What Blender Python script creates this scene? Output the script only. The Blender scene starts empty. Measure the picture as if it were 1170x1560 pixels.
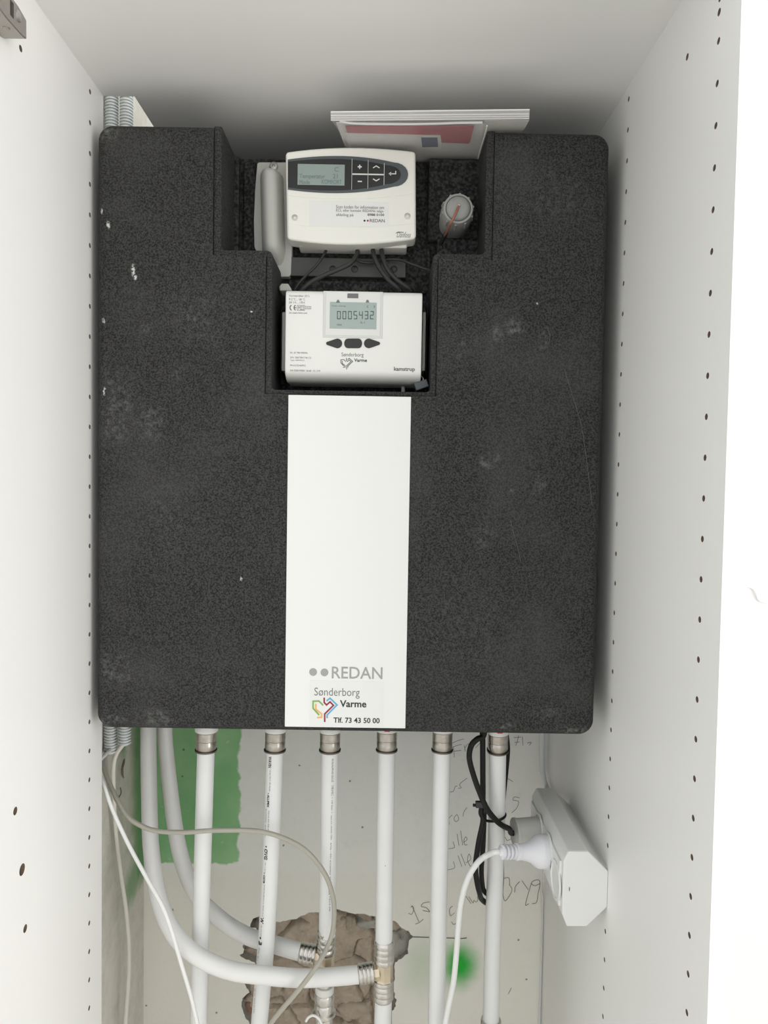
import bpy, bmesh, math, random
from mathutils import Vector, Matrix, noise
random.seed(7)
sc = bpy.context.scene
col = sc.collection
V = Vector

# ------------------------------------------------------------------ camera
CZ = 1.6
F = 1120.0
CR = ((0.9998614111, -0.0040501282, 0.0161479094),
      (0.0159824990, -0.0379986037, -0.9991499716),
      (0.0046602835, 0.9992695845, -0.0379286063))     # camera right, down, forward
CR = [V(r) for r in CR]
cam_d = bpy.data.cameras.new('camera')
cam = bpy.data.objects.new('camera', cam_d); col.objects.link(cam)
cam_d.sensor_fit = 'HORIZONTAL'; cam_d.sensor_width = 36; cam_d.lens = 36*F/1170
cam_d.clip_start = .01
M = Matrix.Identity(4)
for i in range(3):
    M[i][0] = CR[0][i]; M[i][1] = -CR[1][i]; M[i][2] = -CR[2][i]
M[2][3] = CZ
cam.matrix_world = M
sc.camera = cam

# ------------------------------------------------------------------ world, light, exposure
w = bpy.data.worlds.new('room_daylight'); sc.world = w; w.use_nodes = True
bg = w.node_tree.nodes['Background']
bg.inputs[0].default_value = (.985, 1.0, .985, 1); bg.inputs[1].default_value = 1.0

def area(name, loc, target, sx, sy, power, colr):
    d = bpy.data.lights.new(name, 'AREA'); d.shape = 'RECTANGLE'; d.size = sx; d.size_y = sy
    d.energy = power; d.color = colr
    o = bpy.data.objects.new(name, d); col.objects.link(o); o.location = loc
    o.rotation_euler = (V(target)-V(loc)).to_track_quat('-Z', 'Y').to_euler()
    return o
area('window_right_offscreen', (2.35, -.85, 1.45), (-1, -.3, 1.40), 1.8, 1.7, 34, (1, .975, .94))
sc.view_settings.view_transform = 'Standard'; sc.view_settings.look = 'None'
sc.view_settings.exposure = 0.26; sc.view_settings.gamma = 1; sc.view_settings.use_curve_mapping = False

# ------------------------------------------------------------------ pixel -> place
def ray(x, y):
    return CR[0]*((x-585)/F) + CR[1]*((y-780)/F) + CR[2]
def P(x, y, Y):
    d = ray(x, y); d = d*(Y/d.y); return V((d.x, d.y, d.z+CZ))
def PX(x, y, X):
    d = ray(x, y); d = d*(X/d.x); return V((d.x, d.y, d.z+CZ))
def PZ(x, y, Z):
    d = ray(x, y); d = d*((Z-CZ)/d.z); return V((d.x, d.y, d.z+CZ))

# ------------------------------------------------------------------ materials
def mat(name, c, rough=.5, metal=0, spec=.5, var=None, vscale=20, bump=0, bscale=200, coat=0):
    m = bpy.data.materials.new(name); m.use_nodes = True
    nt = m.node_tree; b = nt.nodes['Principled BSDF']
    b.inputs['Base Color'].default_value = (*c, 1); b.inputs['Roughness'].default_value = rough
    b.inputs['Metallic'].default_value = metal; b.inputs['Specular IOR Level'].default_value = spec
    b.inputs['Coat Weight'].default_value = coat
    tc = nt.nodes.new('ShaderNodeNewGeometry')
    if var:
        n = nt.nodes.new('ShaderNodeTexNoise'); n.inputs['Scale'].default_value = vscale; n.inputs['Detail'].default_value = 5
        nt.links.new(tc.outputs['Position'], n.inputs['Vector'])
        r = nt.nodes.new('ShaderNodeValToRGB'); r.color_ramp.elements[0].position = .3; r.color_ramp.elements[1].position = .7
        r.color_ramp.elements[0].color = (*c, 1); r.color_ramp.elements[1].color = (*var, 1)
        nt.links.new(n.outputs['Fac'], r.inputs['Fac']); nt.links.new(r.outputs['Color'], b.inputs['Base Color'])
    if bump:
        n2 = nt.nodes.new('ShaderNodeTexNoise'); n2.inputs['Scale'].default_value = bscale; n2.inputs['Detail'].default_value = 3
        nt.links.new(tc.outputs['Position'], n2.inputs['Vector'])
        bp = nt.nodes.new('ShaderNodeBump'); bp.inputs['Strength'].default_value = bump; bp.inputs['Distance'].default_value = .001
        nt.links.new(n2.outputs['Fac'], bp.inputs['Height']); nt.links.new(bp.outputs['Normal'], b.inputs['Normal'])
    return m

class NT:
    """small node-graph helper"""
    def __init__(s, m): s.t = m.node_tree; s.b = s.t.nodes['Principled BSDF']; s.pos = s.t.nodes.new('ShaderNodeNewGeometry').outputs['Position']
    def node(s, t, **kw):
        n = s.t.nodes.new(t)
        for k, v in kw.items(): setattr(n, k, v)
        return n
    def put(s, sock, v):
        if hasattr(v, 'default_value') or hasattr(v, 'is_output'): s.t.links.new(v, sock)
        else: sock.default_value = v
    def math(s, op, a, b=0.0, clamp=False):
        n = s.node('ShaderNodeMath', operation=op, use_clamp=clamp); s.put(n.inputs[0], a); s.put(n.inputs[1], b); return n.outputs[0]
    def vmath(s, op, a, b):
        n = s.node('ShaderNodeVectorMath', operation=op); s.put(n.inputs[0], a); s.put(n.inputs[1], b)
        return n.outputs['Value'] if op in ('LENGTH', 'DISTANCE', 'DOT_PRODUCT') else n.outputs['Vector']
    def sep(s, v):
        n = s.node('ShaderNodeSeparateXYZ'); s.put(n.inputs[0], v); return n.outputs
    def noise(s, scale, vec=None, detail=4, colr=False, rough=.5):
        n = s.node('ShaderNodeTexNoise'); n.inputs['Scale'].default_value = scale; n.inputs['Detail'].default_value = detail
        n.inputs['Roughness'].default_value = rough
        s.t.links.new(vec if vec is not None else s.pos, n.inputs['Vector']); return n.outputs['Color' if colr else 'Fac']
    def step(s, v, a, b):   # 0 at a -> 1 at b, smooth
        n = s.node('ShaderNodeMapRange', interpolation_type='SMOOTHSTEP'); s.put(n.inputs[0], v)
        n.inputs[1].default_value = a; n.inputs[2].default_value = b; 
        return n.outputs[0]
    def mix(s, f, a, b):
        n = s.node('ShaderNodeMix', data_type='RGBA'); s.put(n.inputs[0], f)
        for i, v in ((6, a), (7, b)):
            if isinstance(v, tuple): n.inputs[i].default_value = (*v, 1)
            else: s.t.links.new(v, n.inputs[i])
        return n.outputs[2]
    def wobble(s, scale, amt, detail=4):
        c = s.noise(scale, None, detail, True)
        d = s.vmath('SUBTRACT', c, (.5, .5, .5)); d = s.vmath('MULTIPLY', d, (amt, amt, amt))
        return s.vmath('ADD', s.pos, d)
    def blob(s, vec, c, rx, rz, ry=10):  # soft ellipsoid mask
        d = s.vmath('SUBTRACT', vec, tuple(c)); d = s.vmath('DIVIDE', d, (rx, ry, rz)); l = s.vmath('LENGTH', d, (0, 0, 0))
        return s.step(l, 1.0, 0.0) if False else s.math('SUBTRACT', 1.0, s.step(l, .15, 1.0))
    def bump(s, h, strength, dist=.001):
        n = s.node('ShaderNodeBump'); n.inputs['Strength'].default_value = strength; n.inputs['Distance'].default_value = dist
        s.t.links.new(h, n.inputs['Height']); s.t.links.new(n.outputs[0], s.b.inputs['Normal'])

MT = {}
MT['melamine'] = mat('white_melamine', (.87, .865, .85), .42, spec=.4, var=(.88, .875, .86), vscale=6, bump=.04, bscale=700)
MT['edge'] = mat('white_edge_band', (.86, .86, .85), .4)
MT['chip'] = mat('bare_chipboard', (.20, .14, .10), .9)
MT['white_plate'] = mat('white_coated_plate', (.81, .82, .80), .35)
MT['sticker'] = mat('white_sticker', (.785, .79, .78), .35)
MT['ctrl'] = mat('warm_white_plastic', (.90, .89, .835), .38, bump=.03, bscale=1500)
MT['ctrl_base'] = mat('warm_white_base_plastic', (.88, .87, .82), .42)
MT['meter'] = mat('light_grey_plastic', (.82, .82, .79), .38, bump=.03, bscale=1500)
MT['meter_frame'] = mat('grey_display_frame', (.66, .67, .65), .35)
MT['lcd'] = mat('lcd_glass', (.30, .37, .35), .25)
MT['lcd2'] = mat('lcd_glass_meter', (.36, .43, .41), .25)
MT['lcd_ink'] = mat('lcd_segments', (.08, .11, .115), .5)
MT['lcd_ink2'] = mat('lcd_faint_segments', (.15, .20, .21), .5)
MT['black'] = mat('black_plastic', (.018, .019, .02), .4)
MT['rubber'] = mat('dark_rubber_key', (.03, .031, .031), .6)
MT['slate'] = mat('slate_grey_plastic', (.085, .10, .11), .4)
MT['key_line'] = mat('pale_key_line', (.75, .75, .72), .5)
MT['ink'] = mat('black_print', (.03, .03, .03), .6)
MT['ink_grey'] = mat('grey_print', (.16, .16, .16), .6)
MT['ink_pale'] = mat('pale_grey_print', (.36, .365, .345), .6)
MT['ink_red'] = mat('red_print', (.45, .03, .04), .6)
MT['ink_wine'] = mat('wine_red_print', (.30, .02, .05), .6)
MT['ink_green'] = mat('green_print', (.22, .42, .09), .6)
MT['ink_orange'] = mat('orange_print', (.80, .45, .14), .6)
MT['ink_yellow'] = mat('yellow_print', (.66, .58, .08), .6)
MT['ink_blue'] = mat('blue_print', (.12, .42, .65), .6)
MT['grey_plastic'] = mat('grey_plastic', (.50, .50, .47), .5, bump=.03, bscale=900)
MT['knob'] = mat('pale_grey_plastic', (.29, .29, .28), .42)
MT['knob_dark'] = mat('mid_grey_plastic', (.08, .08, .078), .5)
MT['copper'] = mat('copper_wire', (.36, .15, .10), .45, metal=.4)
MT['pipe'] = mat('white_pipe_plastic', (.74, .745, .74), .33, var=(.77, .775, .77), vscale=30)
MT['tube'] = mat('white_bent_pipe_plastic', (.75, .745, .735), .36, var=(.79, .785, .775), vscale=25)
MT['steel'] = mat('pressed_steel', (.52, .50, .46), .26, metal=1, var=(.68, .66, .63), vscale=90)
MT['steel_reflect_tint'] = mat('pressed_steel_reflect_tint', (.36, .33, .29), .30, metal=1, var=(.50, .47, .43), vscale=120)  # darker copy of the pressed steel; black reflections put into its colour
MT['steel_dark'] = mat('dark_steel_lip', (.20, .18, .16), .4, metal=1)
MT['brass'] = mat('tinned_brass', (.62, .52, .38), .32, metal=.85, var=(.70, .62, .48), vscale=60)
MT['collar'] = mat('white_plastic_collar', (.70, .70, .67), .45)
MT['red'] = mat('red_mark_plastic', (.5, .03, .03), .5)
MT['nickel'] = mat('nickel_hinge', (.42, .39, .36), .36, metal=.75)
MT['cable_black'] = mat('black_cable', (.006, .006, .006), .55, spec=.3)
MT['cable_grey'] = mat('dark_grey_cable', (.028, .028, .027), .5)
MT['cable_white'] = mat('white_cable', (.80, .80, .79), .42)
MT['cable_cream'] = mat('cream_cable', (.80, .78, .70), .5)
MT['tube_clear'] = mat('milky_plastic_tube', (.50, .48, .41), .3)
MT['tube_clear'].node_tree.nodes['Principled BSDF'].inputs['Transmission Weight'].default_value = .25
MT['conduit'] = mat('pale_grey_conduit', (.70, .73, .73), .45)
MT['socket'] = mat('white_socket_plastic', (.80, .81, .79), .35)
MT['plug'] = mat('white_plug_plastic', (.80, .80, .84), .3)
MT['plug_grey'] = mat('grey_white_plug_plastic', (.62, .62, .59), .4)
MT['screw'] = mat('screw_steel', (.55, .54, .52), .35, metal=.8)
MT['pencil'] = mat('pencil_line', (.26, .25, .24), .9)
MT['crack'] = mat('crack_line', (.10, .09, .075), .9)
MT['chip_brown'] = mat('chipped_plaster_brown', (.22, .18, .14), .9)
MT['floor'] = mat('pale_oak_floor', (.64, .61, .56), .55, var=(.69, .66, .61), vscale=8)
MT['leaf_red'] = mat('red_leaflet_paper', (.45, .05, .075), .5, var=(.36, .035, .06), vscale=60)
MT['leaf_white'] = mat('white_leaflet_paper', (.70, .69, .66), .6)
MT['leaf_blue'] = mat('blue_leaflet_print', (.03, .06, .13), .5)
MT['dark_metal'] = mat('dark_grey_metal_plate', (.07, .07, .066), .55, bump=.1, bscale=200)

# clear bag: real see-through film
m = bpy.data.materials.new('clear_film'); m.use_nodes = True; nt = m.node_tree
b = nt.nodes['Principled BSDF']; b.inputs['Base Color'].default_value = (.78, .77, .77, 1); b.inputs['Roughness'].default_value = .22
tr = nt.nodes.new('ShaderNodeBsdfTransparent'); mx = nt.nodes.new('ShaderNodeMixShader'); mx.inputs[0].default_value = .14
nt.links.new(tr.outputs[0], mx.inputs[1]); nt.links.new(b.outputs[0], mx.inputs[2]); nt.links.new(mx.outputs[0], nt.nodes['Material Output'].inputs[0])
MT['film'] = m
MT['film_edge'] = mat('milky_film_edge', (.80, .79, .79), .25)

# expanded-foam case
CASE_Y = .788; FLOOR_Y = .868; BACK_Y = 1.078
m = mat('dark_grey_foam', (.04, .04, .04), .8, spec=.25); g = NT(m)
n1 = g.noise(560, detail=3, rough=.75); n2 = g.noise(1100, detail=1); n4 = g.noise(900, detail=2); n3 = g.noise(9, detail=4)
c = g.mix(g.step(n1, .36, .64), (.010, .010, .010), (.058, .058, .057)); c = g.mix(g.math('MULTIPLY', g.step(n4, .62, .72), .5), c, (.10, .10, .098))
c = g.mix(g.math('MULTIPLY', g.step(n3, .48, .75), .35), c, (.085, .085, .083))
c = g.mix(g.math('MULTIPLY', g.step(n2, .68, .76), .6), c, (.008, .008, .008))
sm = None; SMW = g.wobble(45, .035, 5)
for (x, y, rx, ry, k) in ((785, 497, 20, 14, .8), (756, 507, 16, 14, .6), (831, 525, 14, 14, .6), (748, 702, 13, 16, .7), (778, 752, 10, 9, .5), (701, 530, 9, 16, .45),
                          (825, 742, 12, 14, .45), (735, 815, 20, 26, .4), (180, 620, 30, 60, .55), (233, 643, 22, 26, .45), (294, 480, 12, 14, .6), (262, 570, 14, 16, .25), (224, 503, 16, 10, .4),
                          (175, 1020, 30, 40, .5), (245, 1098, 20, 14, .5), (165, 1095, 20, 14, .7), (875, 1112, 22, 8, .9), (772, 1106, 8, 6, .8), (168, 203, 16, 10, .7), (300, 480, 60, 60, .18), (700, 950, 90, 90, .16), (830, 1085, 20, 14, .4), (250, 800, 60, 60, .15), (840, 300, 60, 50, .2)):
    p = P(x, y, CASE_Y)
    q = g.math('MULTIPLY', g.blob(SMW, (p.x, p.y, p.z), rx*.00095, ry*.00095), k*.75)
    sm = q if sm is None else g.math('MAXIMUM', sm, q)
sm = g.math('MULTIPLY', sm, g.step(g.noise(190, detail=5, rough=.75), .40, .80))
c = g.mix(sm, c, (.32, .32, .315))
fl = None
for (x, y, rx, ry) in ((203, 412, 3, 10), (206, 423, 2.5, 5), (158, 489, 2.5, 5), (159, 596, 2, 6), (165, 342, 3, 6), (155, 322, 2, 4), (367, 882, 2.5, 3.5), (383, 475, 1.5, 1.5), (818, 462, 1.5, 1.5)):
    p = P(x, y, CASE_Y); q = g.blob(g.wobble(300, .004), (p.x, p.y, p.z), rx*.0009, ry*.0009)
    fl = q if fl is None else g.math('MAXIMUM', fl, q)
c = g.mix(g.math('MULTIPLY', fl, g.step(g.noise(500, detail=2), .38, .5)), c, (.62, .62, .61))
g.t.links.new(c, g.b.inputs['Base Color']); g.bump(g.math('ADD', n1, g.math('MULTIPLY', n2, .5)), .35, .0009)
MT['foam'] = m
m = mat('black_bead_foam', (.015, .015, .015), .75, spec=.25); g = NT(m)
vo = g.node('ShaderNodeTexVoronoi'); vo.inputs['Scale'].default_value = 260; g.t.links.new(g.pos, vo.inputs['Vector'])
c = g.mix(g.step(g.noise(300, detail=3), .35, .7), (.010, .010, .010), (.058, .058, .057)); g.t.links.new(c, g.b.inputs['Base Color'])
g.bump(g.math('MULTIPLY', vo.outputs['Distance'], -1.0), .7, .0012)
MT['foam_black'] = m

# plaster back wall, its green paint and spray dot
def zpx(y, Y=BACK_Y, x=585): return P(x, y, Y).z
def xpx(x, Y=BACK_Y, y=1300): return P(x, y, Y).x
m = mat('patchy_plaster', (.55, .54, .50), .85, spec=.2); g = NT(m)
n1 = g.noise(3.2, detail=6, rough=.6); n2 = g.noise(38, detail=6, rough=.7); n3 = g.noise(240, detail=3)
c = g.mix(g.step(n1, .38, .62), (.86, .85, .81), (.83, .84, .81))
c = g.mix(g.math('MULTIPLY', g.step(n2, .5, .8), .35), c, (.70, .68, .63))
wob = g.wobble(55, .016, 6); s = g.sep(wob); sz = g.sep(g.pos)
lower = g.math('SUBTRACT', 1.0, g.step(s[2], zpx(1345), zpx(1322)))
c = g.mix(g.math('MULTIPLY', lower, .55), c, (.84, .80, .72))
gm = g.math('MULTIPLY', g.step(s[0], xpx(363)+.003, xpx(363)-.001), g.step(s[2], zpx(1320)-.001, zpx(1320)+.003))
gm = g.math('MULTIPLY', gm, g.step(s[2], CZ, CZ-.02))
gm = g.math('MULTIPLY', gm, g.math('SUBTRACT', 1.0, g.math('MULTIPLY', g.step(n2, .62, .72), .5)))
gc = g.mix(g.step(g.noise(14, detail=5), .35, .7), (.24, .50, .24), (.34, .58, .31))
c = g.mix(gm, c, gc)
p = P(700, 1470, BACK_Y)
sp = g.blob(g.wobble(60, .008), (p.x, p.y, p.z), .040, .050)
c = g.mix(g.math('MULTIPLY', sp, .96), c, (.0, .42, .03))
p = P(645, 1470, BACK_Y)
sp = g.blob(g.wobble(30, .02), (p.x, p.y, p.z), .05, .07)
c = g.mix(g.math('MULTIPLY', sp, .35), c, (.30, .50, .27))
sp = None
for (x, y) in ((552, 1260), (533, 1190), (432, 1288), (263, 1386), (420, 1140), (456, 1166), (217, 1486), (223, 1532), (280, 1142), (278, 1183), (330, 1543), (802, 1492), (790, 1432), (676, 1507)):
    p = P(x, y, BACK_Y); q = g.blob(g.wobble(200, .003), (p.x, p.y, p.z), .0024, .0024)
    sp = q if sp is None else g.math('MAXIMUM', sp, q)
c = g.mix(g.math('MULTIPLY', sp, .85), c, (.10, .09, .08))
g.t.links.new(c, g.b.inputs['Base Color']); g.bump(g.math('ADD', g.math('MULTIPLY', n2, 1.5), g.math('MULTIPLY', n3, .3)), .5, .0015)
MT['plaster'] = m

LWX = -.3445
def lw(x, y): return PX(x, y, LWX)
m = mat('rough_side_plaster', (.50, .48, .44), .88, spec=.2); g = NT(m)
n2 = g.noise(45, detail=6, rough=.7); n1 = g.noise(8, detail=4)
c = g.mix(g.step(n2, .35, .7), (.74, .71, .65), (.62, .60, .54)); c = g.mix(g.math('MULTIPLY', g.step(n1, .5, .7), .5), c, (.70, .69, .64))
s = g.sep(g.wobble(40, .03, 5))
gy = g.step(s[1], lw(196, 1200).y, lw(212, 1200).y)
gz = g.step(s[2], lw(205, 1372).z, lw(205, 1340).z)
g2 = g.blob(g.wobble(50, .02), tuple(lw(202, 1345)), 5, .045, .06)
g3 = g.blob(g.wobble(60, .012), tuple(lw(188, 1120)), 5, .05, .02)
gz = g.math('MULTIPLY', gz, g.step(s[2], CZ+.1, CZ))
gm = g.math('MAXIMUM', g.math('MULTIPLY', gy, gz), g.math('MULTIPLY', g.math('MAXIMUM', g2, g3), .8))
c = g.mix(gm, c, (.20, .37, .18))
g.t.links.new(c, g.b.inputs['Base Color']); g.bump(n2, .6, .002)
MT['plaster_side'] = m

m = mat('exposed_brickwork', (.30, .24, .19), .95, spec=.1); g = NT(m)
n1 = g.noise(28, detail=6, rough=.7); n2 = g.noise(160, detail=4, rough=.7)
c = g.mix(g.step(n1, .35, .65), (.50, .42, .34), (.38, .315, .25)); c = g.mix(g.math('MULTIPLY', g.step(n2, .5, .75), .5), c, (.58, .52, .44))
g.t.links.new(c, g.b.inputs['Base Color']); g.bump(g.math('ADD', n1, g.math('MULTIPLY', n2, .5)), .8, .003)
MT['rubble'] = m
MT['mortar'] = mat('grey_mortar', (.46, .44, .40), .95, spec=.1, var=(.34, .325, .295), vscale=70, bump=.8, bscale=260)
MT['tan_stone'] = mat('tan_stone', (.46, .40, .32), .9, spec=.1, var=(.38, .32, .25), vscale=60, bump=.4, bscale=200)
MT['red_stone'] = mat('reddish_brick_bit', (.33, .20, .16), .9, spec=.1, var=(.27, .17, .13), vscale=60, bump=.4, bscale=200)

# ------------------------------------------------------------------ mesh helpers
class MB:
    def __init__(s): s.v = []; s.f = []
    def add(s, vs, fs):
        o = len(s.v); s.v += [V(p) for p in vs]; s.f += [tuple(i+o for i in f) for f in fs]; return s
    def box(s, x0, x1, y0, y1, z0, z1):
        x0, x1 = sorted((x0, x1)); y0, y1 = sorted((y0, y1)); z0, z1 = sorted((z0, z1))
        return s.add([(x, y, z) for x in (x0, x1) for y in (y0, y1) for z in (z0, z1)],
                     [(0, 1, 3, 2), (4, 6, 7, 5), (0, 4, 5, 1), (2, 3, 7, 6), (0, 2, 6, 4), (1, 5, 7, 3)])
    def prism(s, poly, a, b, ax='Y'):
        """poly in the other two axes (x,z)/(y,z)/(x,y), from a to b along ax"""
        def pt(p, t): return {'Y': (p[0], t, p[1]), 'X': (t, p[0], p[1]), 'Z': (p[0], p[1], t)}[ax]
        n = len(poly)
        return s.add([pt(p, a) for p in poly]+[pt(p, b) for p in poly],
                     [tuple(range(n)), tuple(range(2*n-1, n-1, -1))]+[(i, i+n, (i+1) % n+n, (i+1) % n) for i in range(n)])
    def tube(s, pts, r, seg=12, cap=True):
        pts = [V(p) for p in pts]; n = len(pts)
        rs = r if isinstance(r, (list, tuple)) else [r]*n
        t = [(pts[min(i+1, n-1)]-pts[max(i-1, 0)]).normalized() for i in range(n)]
        u = t[0].orthogonal().normalized(); vs = []
        for i in range(n):
            u = (u-t[i]*u.dot(t[i])).normalized(); w_ = t[i].cross(u)
            vs += [pts[i]+(u*math.cos(2*math.pi*k/seg)+w_*math.sin(2*math.pi*k/seg))*rs[i] for k in range(seg)]
        fs = [(i*seg+k, i*seg+(k+1) % seg, (i+1)*seg+(k+1) % seg, (i+1)*seg+k) for i in range(n-1) for k in range(seg)]
        if cap: fs += [tuple(range(seg-1, -1, -1)), tuple(range((n-1)*seg, n*seg))]
        return s.add(vs, fs)
    def lathe(s, o, axis, prof, seg=24):
        """prof: (radius, distance along axis)"""
        a = V(axis).normalized(); u = a.orthogonal().normalized(); w_ = a.cross(u); o = V(o); vs = []
        for r, h in prof: vs += [o+a*h+(u*math.cos(2*math.pi*k/seg)+w_*math.sin(2*math.pi*k/seg))*r for k in range(seg)]
        n = len(prof)
        fs = [(i*seg+k, i*seg+(k+1) % seg, (i+1)*seg+(k+1) % seg, (i+1)*seg+k) for i in range(n-1) for k in range(seg)]
        fs += [tuple(range(seg-1, -1, -1)), tuple(range((n-1)*seg, n*seg))]
        return s.add(vs, fs)
    def ribbon(s, pts, wd, nrm):
        """flat stroke along pts, mitred, facing nrm"""
        pts = [V(p) for p in pts]; n = len(pts); nrm = V(nrm); vs = []
        for i in range(n):
            d0 = (pts[i]-pts[i-1]).normalized() if i else None
            d1 = (pts[i+1]-pts[i]).normalized() if i < n-1 else None
            d = (d0 or d1) if not (d0 and d1) else (d0+d1)
            d = d.normalized() if d.length > 1e-6 else (d1 or d0)
            sd = d.cross(nrm).normalized(); k = 1
            if d0 and d1: k = min(1.6, 1/max(.4, sd.dot(d1.cross(nrm).normalized())))
            vs += [pts[i]+sd*wd/2*k, pts[i]-sd*wd/2*k]
        return s.add(vs, [(2*i, 2*i+1, 2*i+3, 2*i+2) for i in range(n-1)])
    def build(s, name, m, parent=None, smooth=35, bevel=0, seg=3, angle=40, fix=True):
        me = bpy.data.meshes.new(name)
        off = V((0, 0, 0))
        p = parent
        while p is not None: off += p.location; p = p.parent
        me.from_pydata([tuple(v-off) for v in s.v], [], s.f)
        if fix:
            bm = bmesh.new(); bm.from_mesh(me); bmesh.ops.recalc_face_normals(bm, faces=bm.faces); bm.to_mesh(me); bm.free()
        me.materials.append(MT[m] if isinstance(m, str) else m)
        o = bpy.data.objects.new(name, me); col.objects.link(o)
        if parent: o.parent = parent
        if smooth:
            for f in me.polygons: f.use_smooth = True
            me.set_sharp_from_angle(angle=math.radians(smooth))
        if bevel:
            md = o.modifiers.new('bevel', 'BEVEL'); md.width = bevel; md.segments = seg; md.limit_method = 'ANGLE'; md.angle_limit = math.radians(angle)
            md.harden_normals = bool(smooth)
        return o

def tag(o, label, cat, group=None, kind=None):
    o['label'] = label; o['category'] = cat
    if group: o['group'] = group
    if kind: o['kind'] = kind
    return o
def thing(name, label, cat, loc, group=None, kind=None):
    o = bpy.data.objects.new(name, None); col.objects.link(o); o.location = loc; o.empty_display_size = .02
    return tag(o, label, cat, group, kind)
def bake(o):
    """apply modifiers"""
    dg = bpy.context.evaluated_depsgraph_get(); me = bpy.data.meshes.new_from_object(o.evaluated_get(dg))
    old = o.data; o.modifiers.clear(); o.data = me; me.name = old.name; bpy.data.meshes.remove(old); return o
def cut(o, mb, inner=None):
    """boolean-cut the meshes of mb out of o; faces of the cut take material slot 1"""
    c = mb.build('cutter', inner or 'chip', smooth=0)
    if inner: o.data.materials.append(MT[inner])
    md = o.modifiers.new('cut', 'BOOLEAN'); md.operation = 'DIFFERENCE'; md.object = c; md.solver = 'EXACT'
    md.material_mode = 'TRANSFER' if inner else 'INDEX'
    bpy.context.view_layer.update(); bake(o)
    me = c.data; bpy.data.objects.remove(c); bpy.data.meshes.remove(me); return o
def crom(pts, n=8):
    pts = [V(p) for p in pts]; out = []
    for i in range(len(pts)-1):
        p0 = pts[i-1] if i else pts[0]*2-pts[1]; p1 = pts[i]; p2 = pts[i+1]; p3 = pts[i+2] if i+2 < len(pts) else pts[-1]*2-pts[-2]
        for k in range(n):
            t = k/n; out.append(.5*((2*p1)+(p2-p0)*t+(2*p0-5*p1+4*p2-p3)*t*t+(3*p1-p0-3*p2+p3)*t**3))
    return out+[pts[-1]]
def pp(lst): return [P(*a) for a in lst]
def fillet(poly, radii, seg=5):
    out = []; n = len(poly)
    for i in range(n):
        r = radii[i] if isinstance(radii, (list, tuple)) else radii
        p = V(poly[i]); a = (V(poly[i-1])-p); b_ = (V(poly[(i+1) % n])-p)
        if r <= 0 or a.length < 1e-9 or b_.length < 1e-9: out.append(tuple(p)); continue
        la, lb = a.length, b_.length; a.normalize(); b_.normalize()
        ang = a.angle(b_); d = min(r/math.tan(ang/2), la*.49, lb*.49); rr = d*math.tan(ang/2)
        c = p+(a+b_).normalized()*(rr/math.sin(ang/2)); s0 = p+a*d-c; s1 = p+b_*d-c
        for k in range(seg+1):
            v_ = s0.lerp(s1, k/seg)
            out.append(tuple(c+v_.normalized()*rr))
    return out
def arc3(p0, pm, p1, n=10):
    """quadratic curve through three points"""
    c = 2*V(pm)-.5*(V(p0)+V(p1)); return [(1-t)**2*V(p0)+2*t*(1-t)*c+t*t*V(p1) for t in [i/n for i in range(n+1)]]

_txt = {}
def glyphs(s, bold=0.0, shear=0.0, res=3):
    k = (s, bold, shear)
    if k in _txt: return _txt[k]
    cu = bpy.data.curves.new('t', 'FONT'); cu.body = s; cu.size = 1; cu.resolution_u = res; cu.offset = bold; cu.shear = shear
    o = bpy.data.objects.new('t', cu); col.objects.link(o); bpy.context.view_layer.update()
    dg = bpy.context.evaluated_depsgraph_get(); me = o.evaluated_get(dg).to_mesh()
    vs = [v.co.copy() for v in me.vertices]; fs = [tuple(p.vertices) for p in me.polygons]
    o.evaluated_get(dg).to_mesh_clear(); bpy.data.objects.remove(o); bpy.data.curves.remove(cu)
    x0 = min(v.x for v in vs); x1 = max(v.x for v in vs); y0 = min(v.y for v in vs); y1 = max(v.y for v in vs)
    vs = [((v.x-x0)/(x1-x0), (v.y-y0)/(y1-y0)) for v in vs]
    _txt[k] = (vs, fs); return vs, fs
def text(s, x0, x1, yt, yb, Y, m, parent, name='lettering', bold=0.0, shear=0.0):
    """letters of a flat print on a plane facing the room; their box fills the photo box (x0..x1, yt..yb)"""
    vs, fs = glyphs(s, bold, shear); xm = (x0+x1)/2; ym = (yt+yb)/2
    X0 = P(x0, ym, Y).x; X1 = P(x1, ym, Y).x; Z0 = P(xm, yb, Y).z; Z1 = P(xm, yt, Y).z
    mb = MB(); mb.add([(X0+(X1-X0)*u, Y, Z0+(Z1-Z0)*v) for u, v in vs], fs)
    return mb.build(name, m, parent, smooth=0, fix=False)
def disc(x, y, r, Y, th=.0003, n=20):
    c = P(x, y, Y); R_ = r*Y/F; return [(c.x+R_*math.cos(2*math.pi*k/n), c.z+R_*math.sin(2*math.pi*k/n)) for k in range(n)]
def xz(pts, Y): return [(P(x, y, Y).x, P(x, y, Y).z) for x, y in pts]

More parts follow.
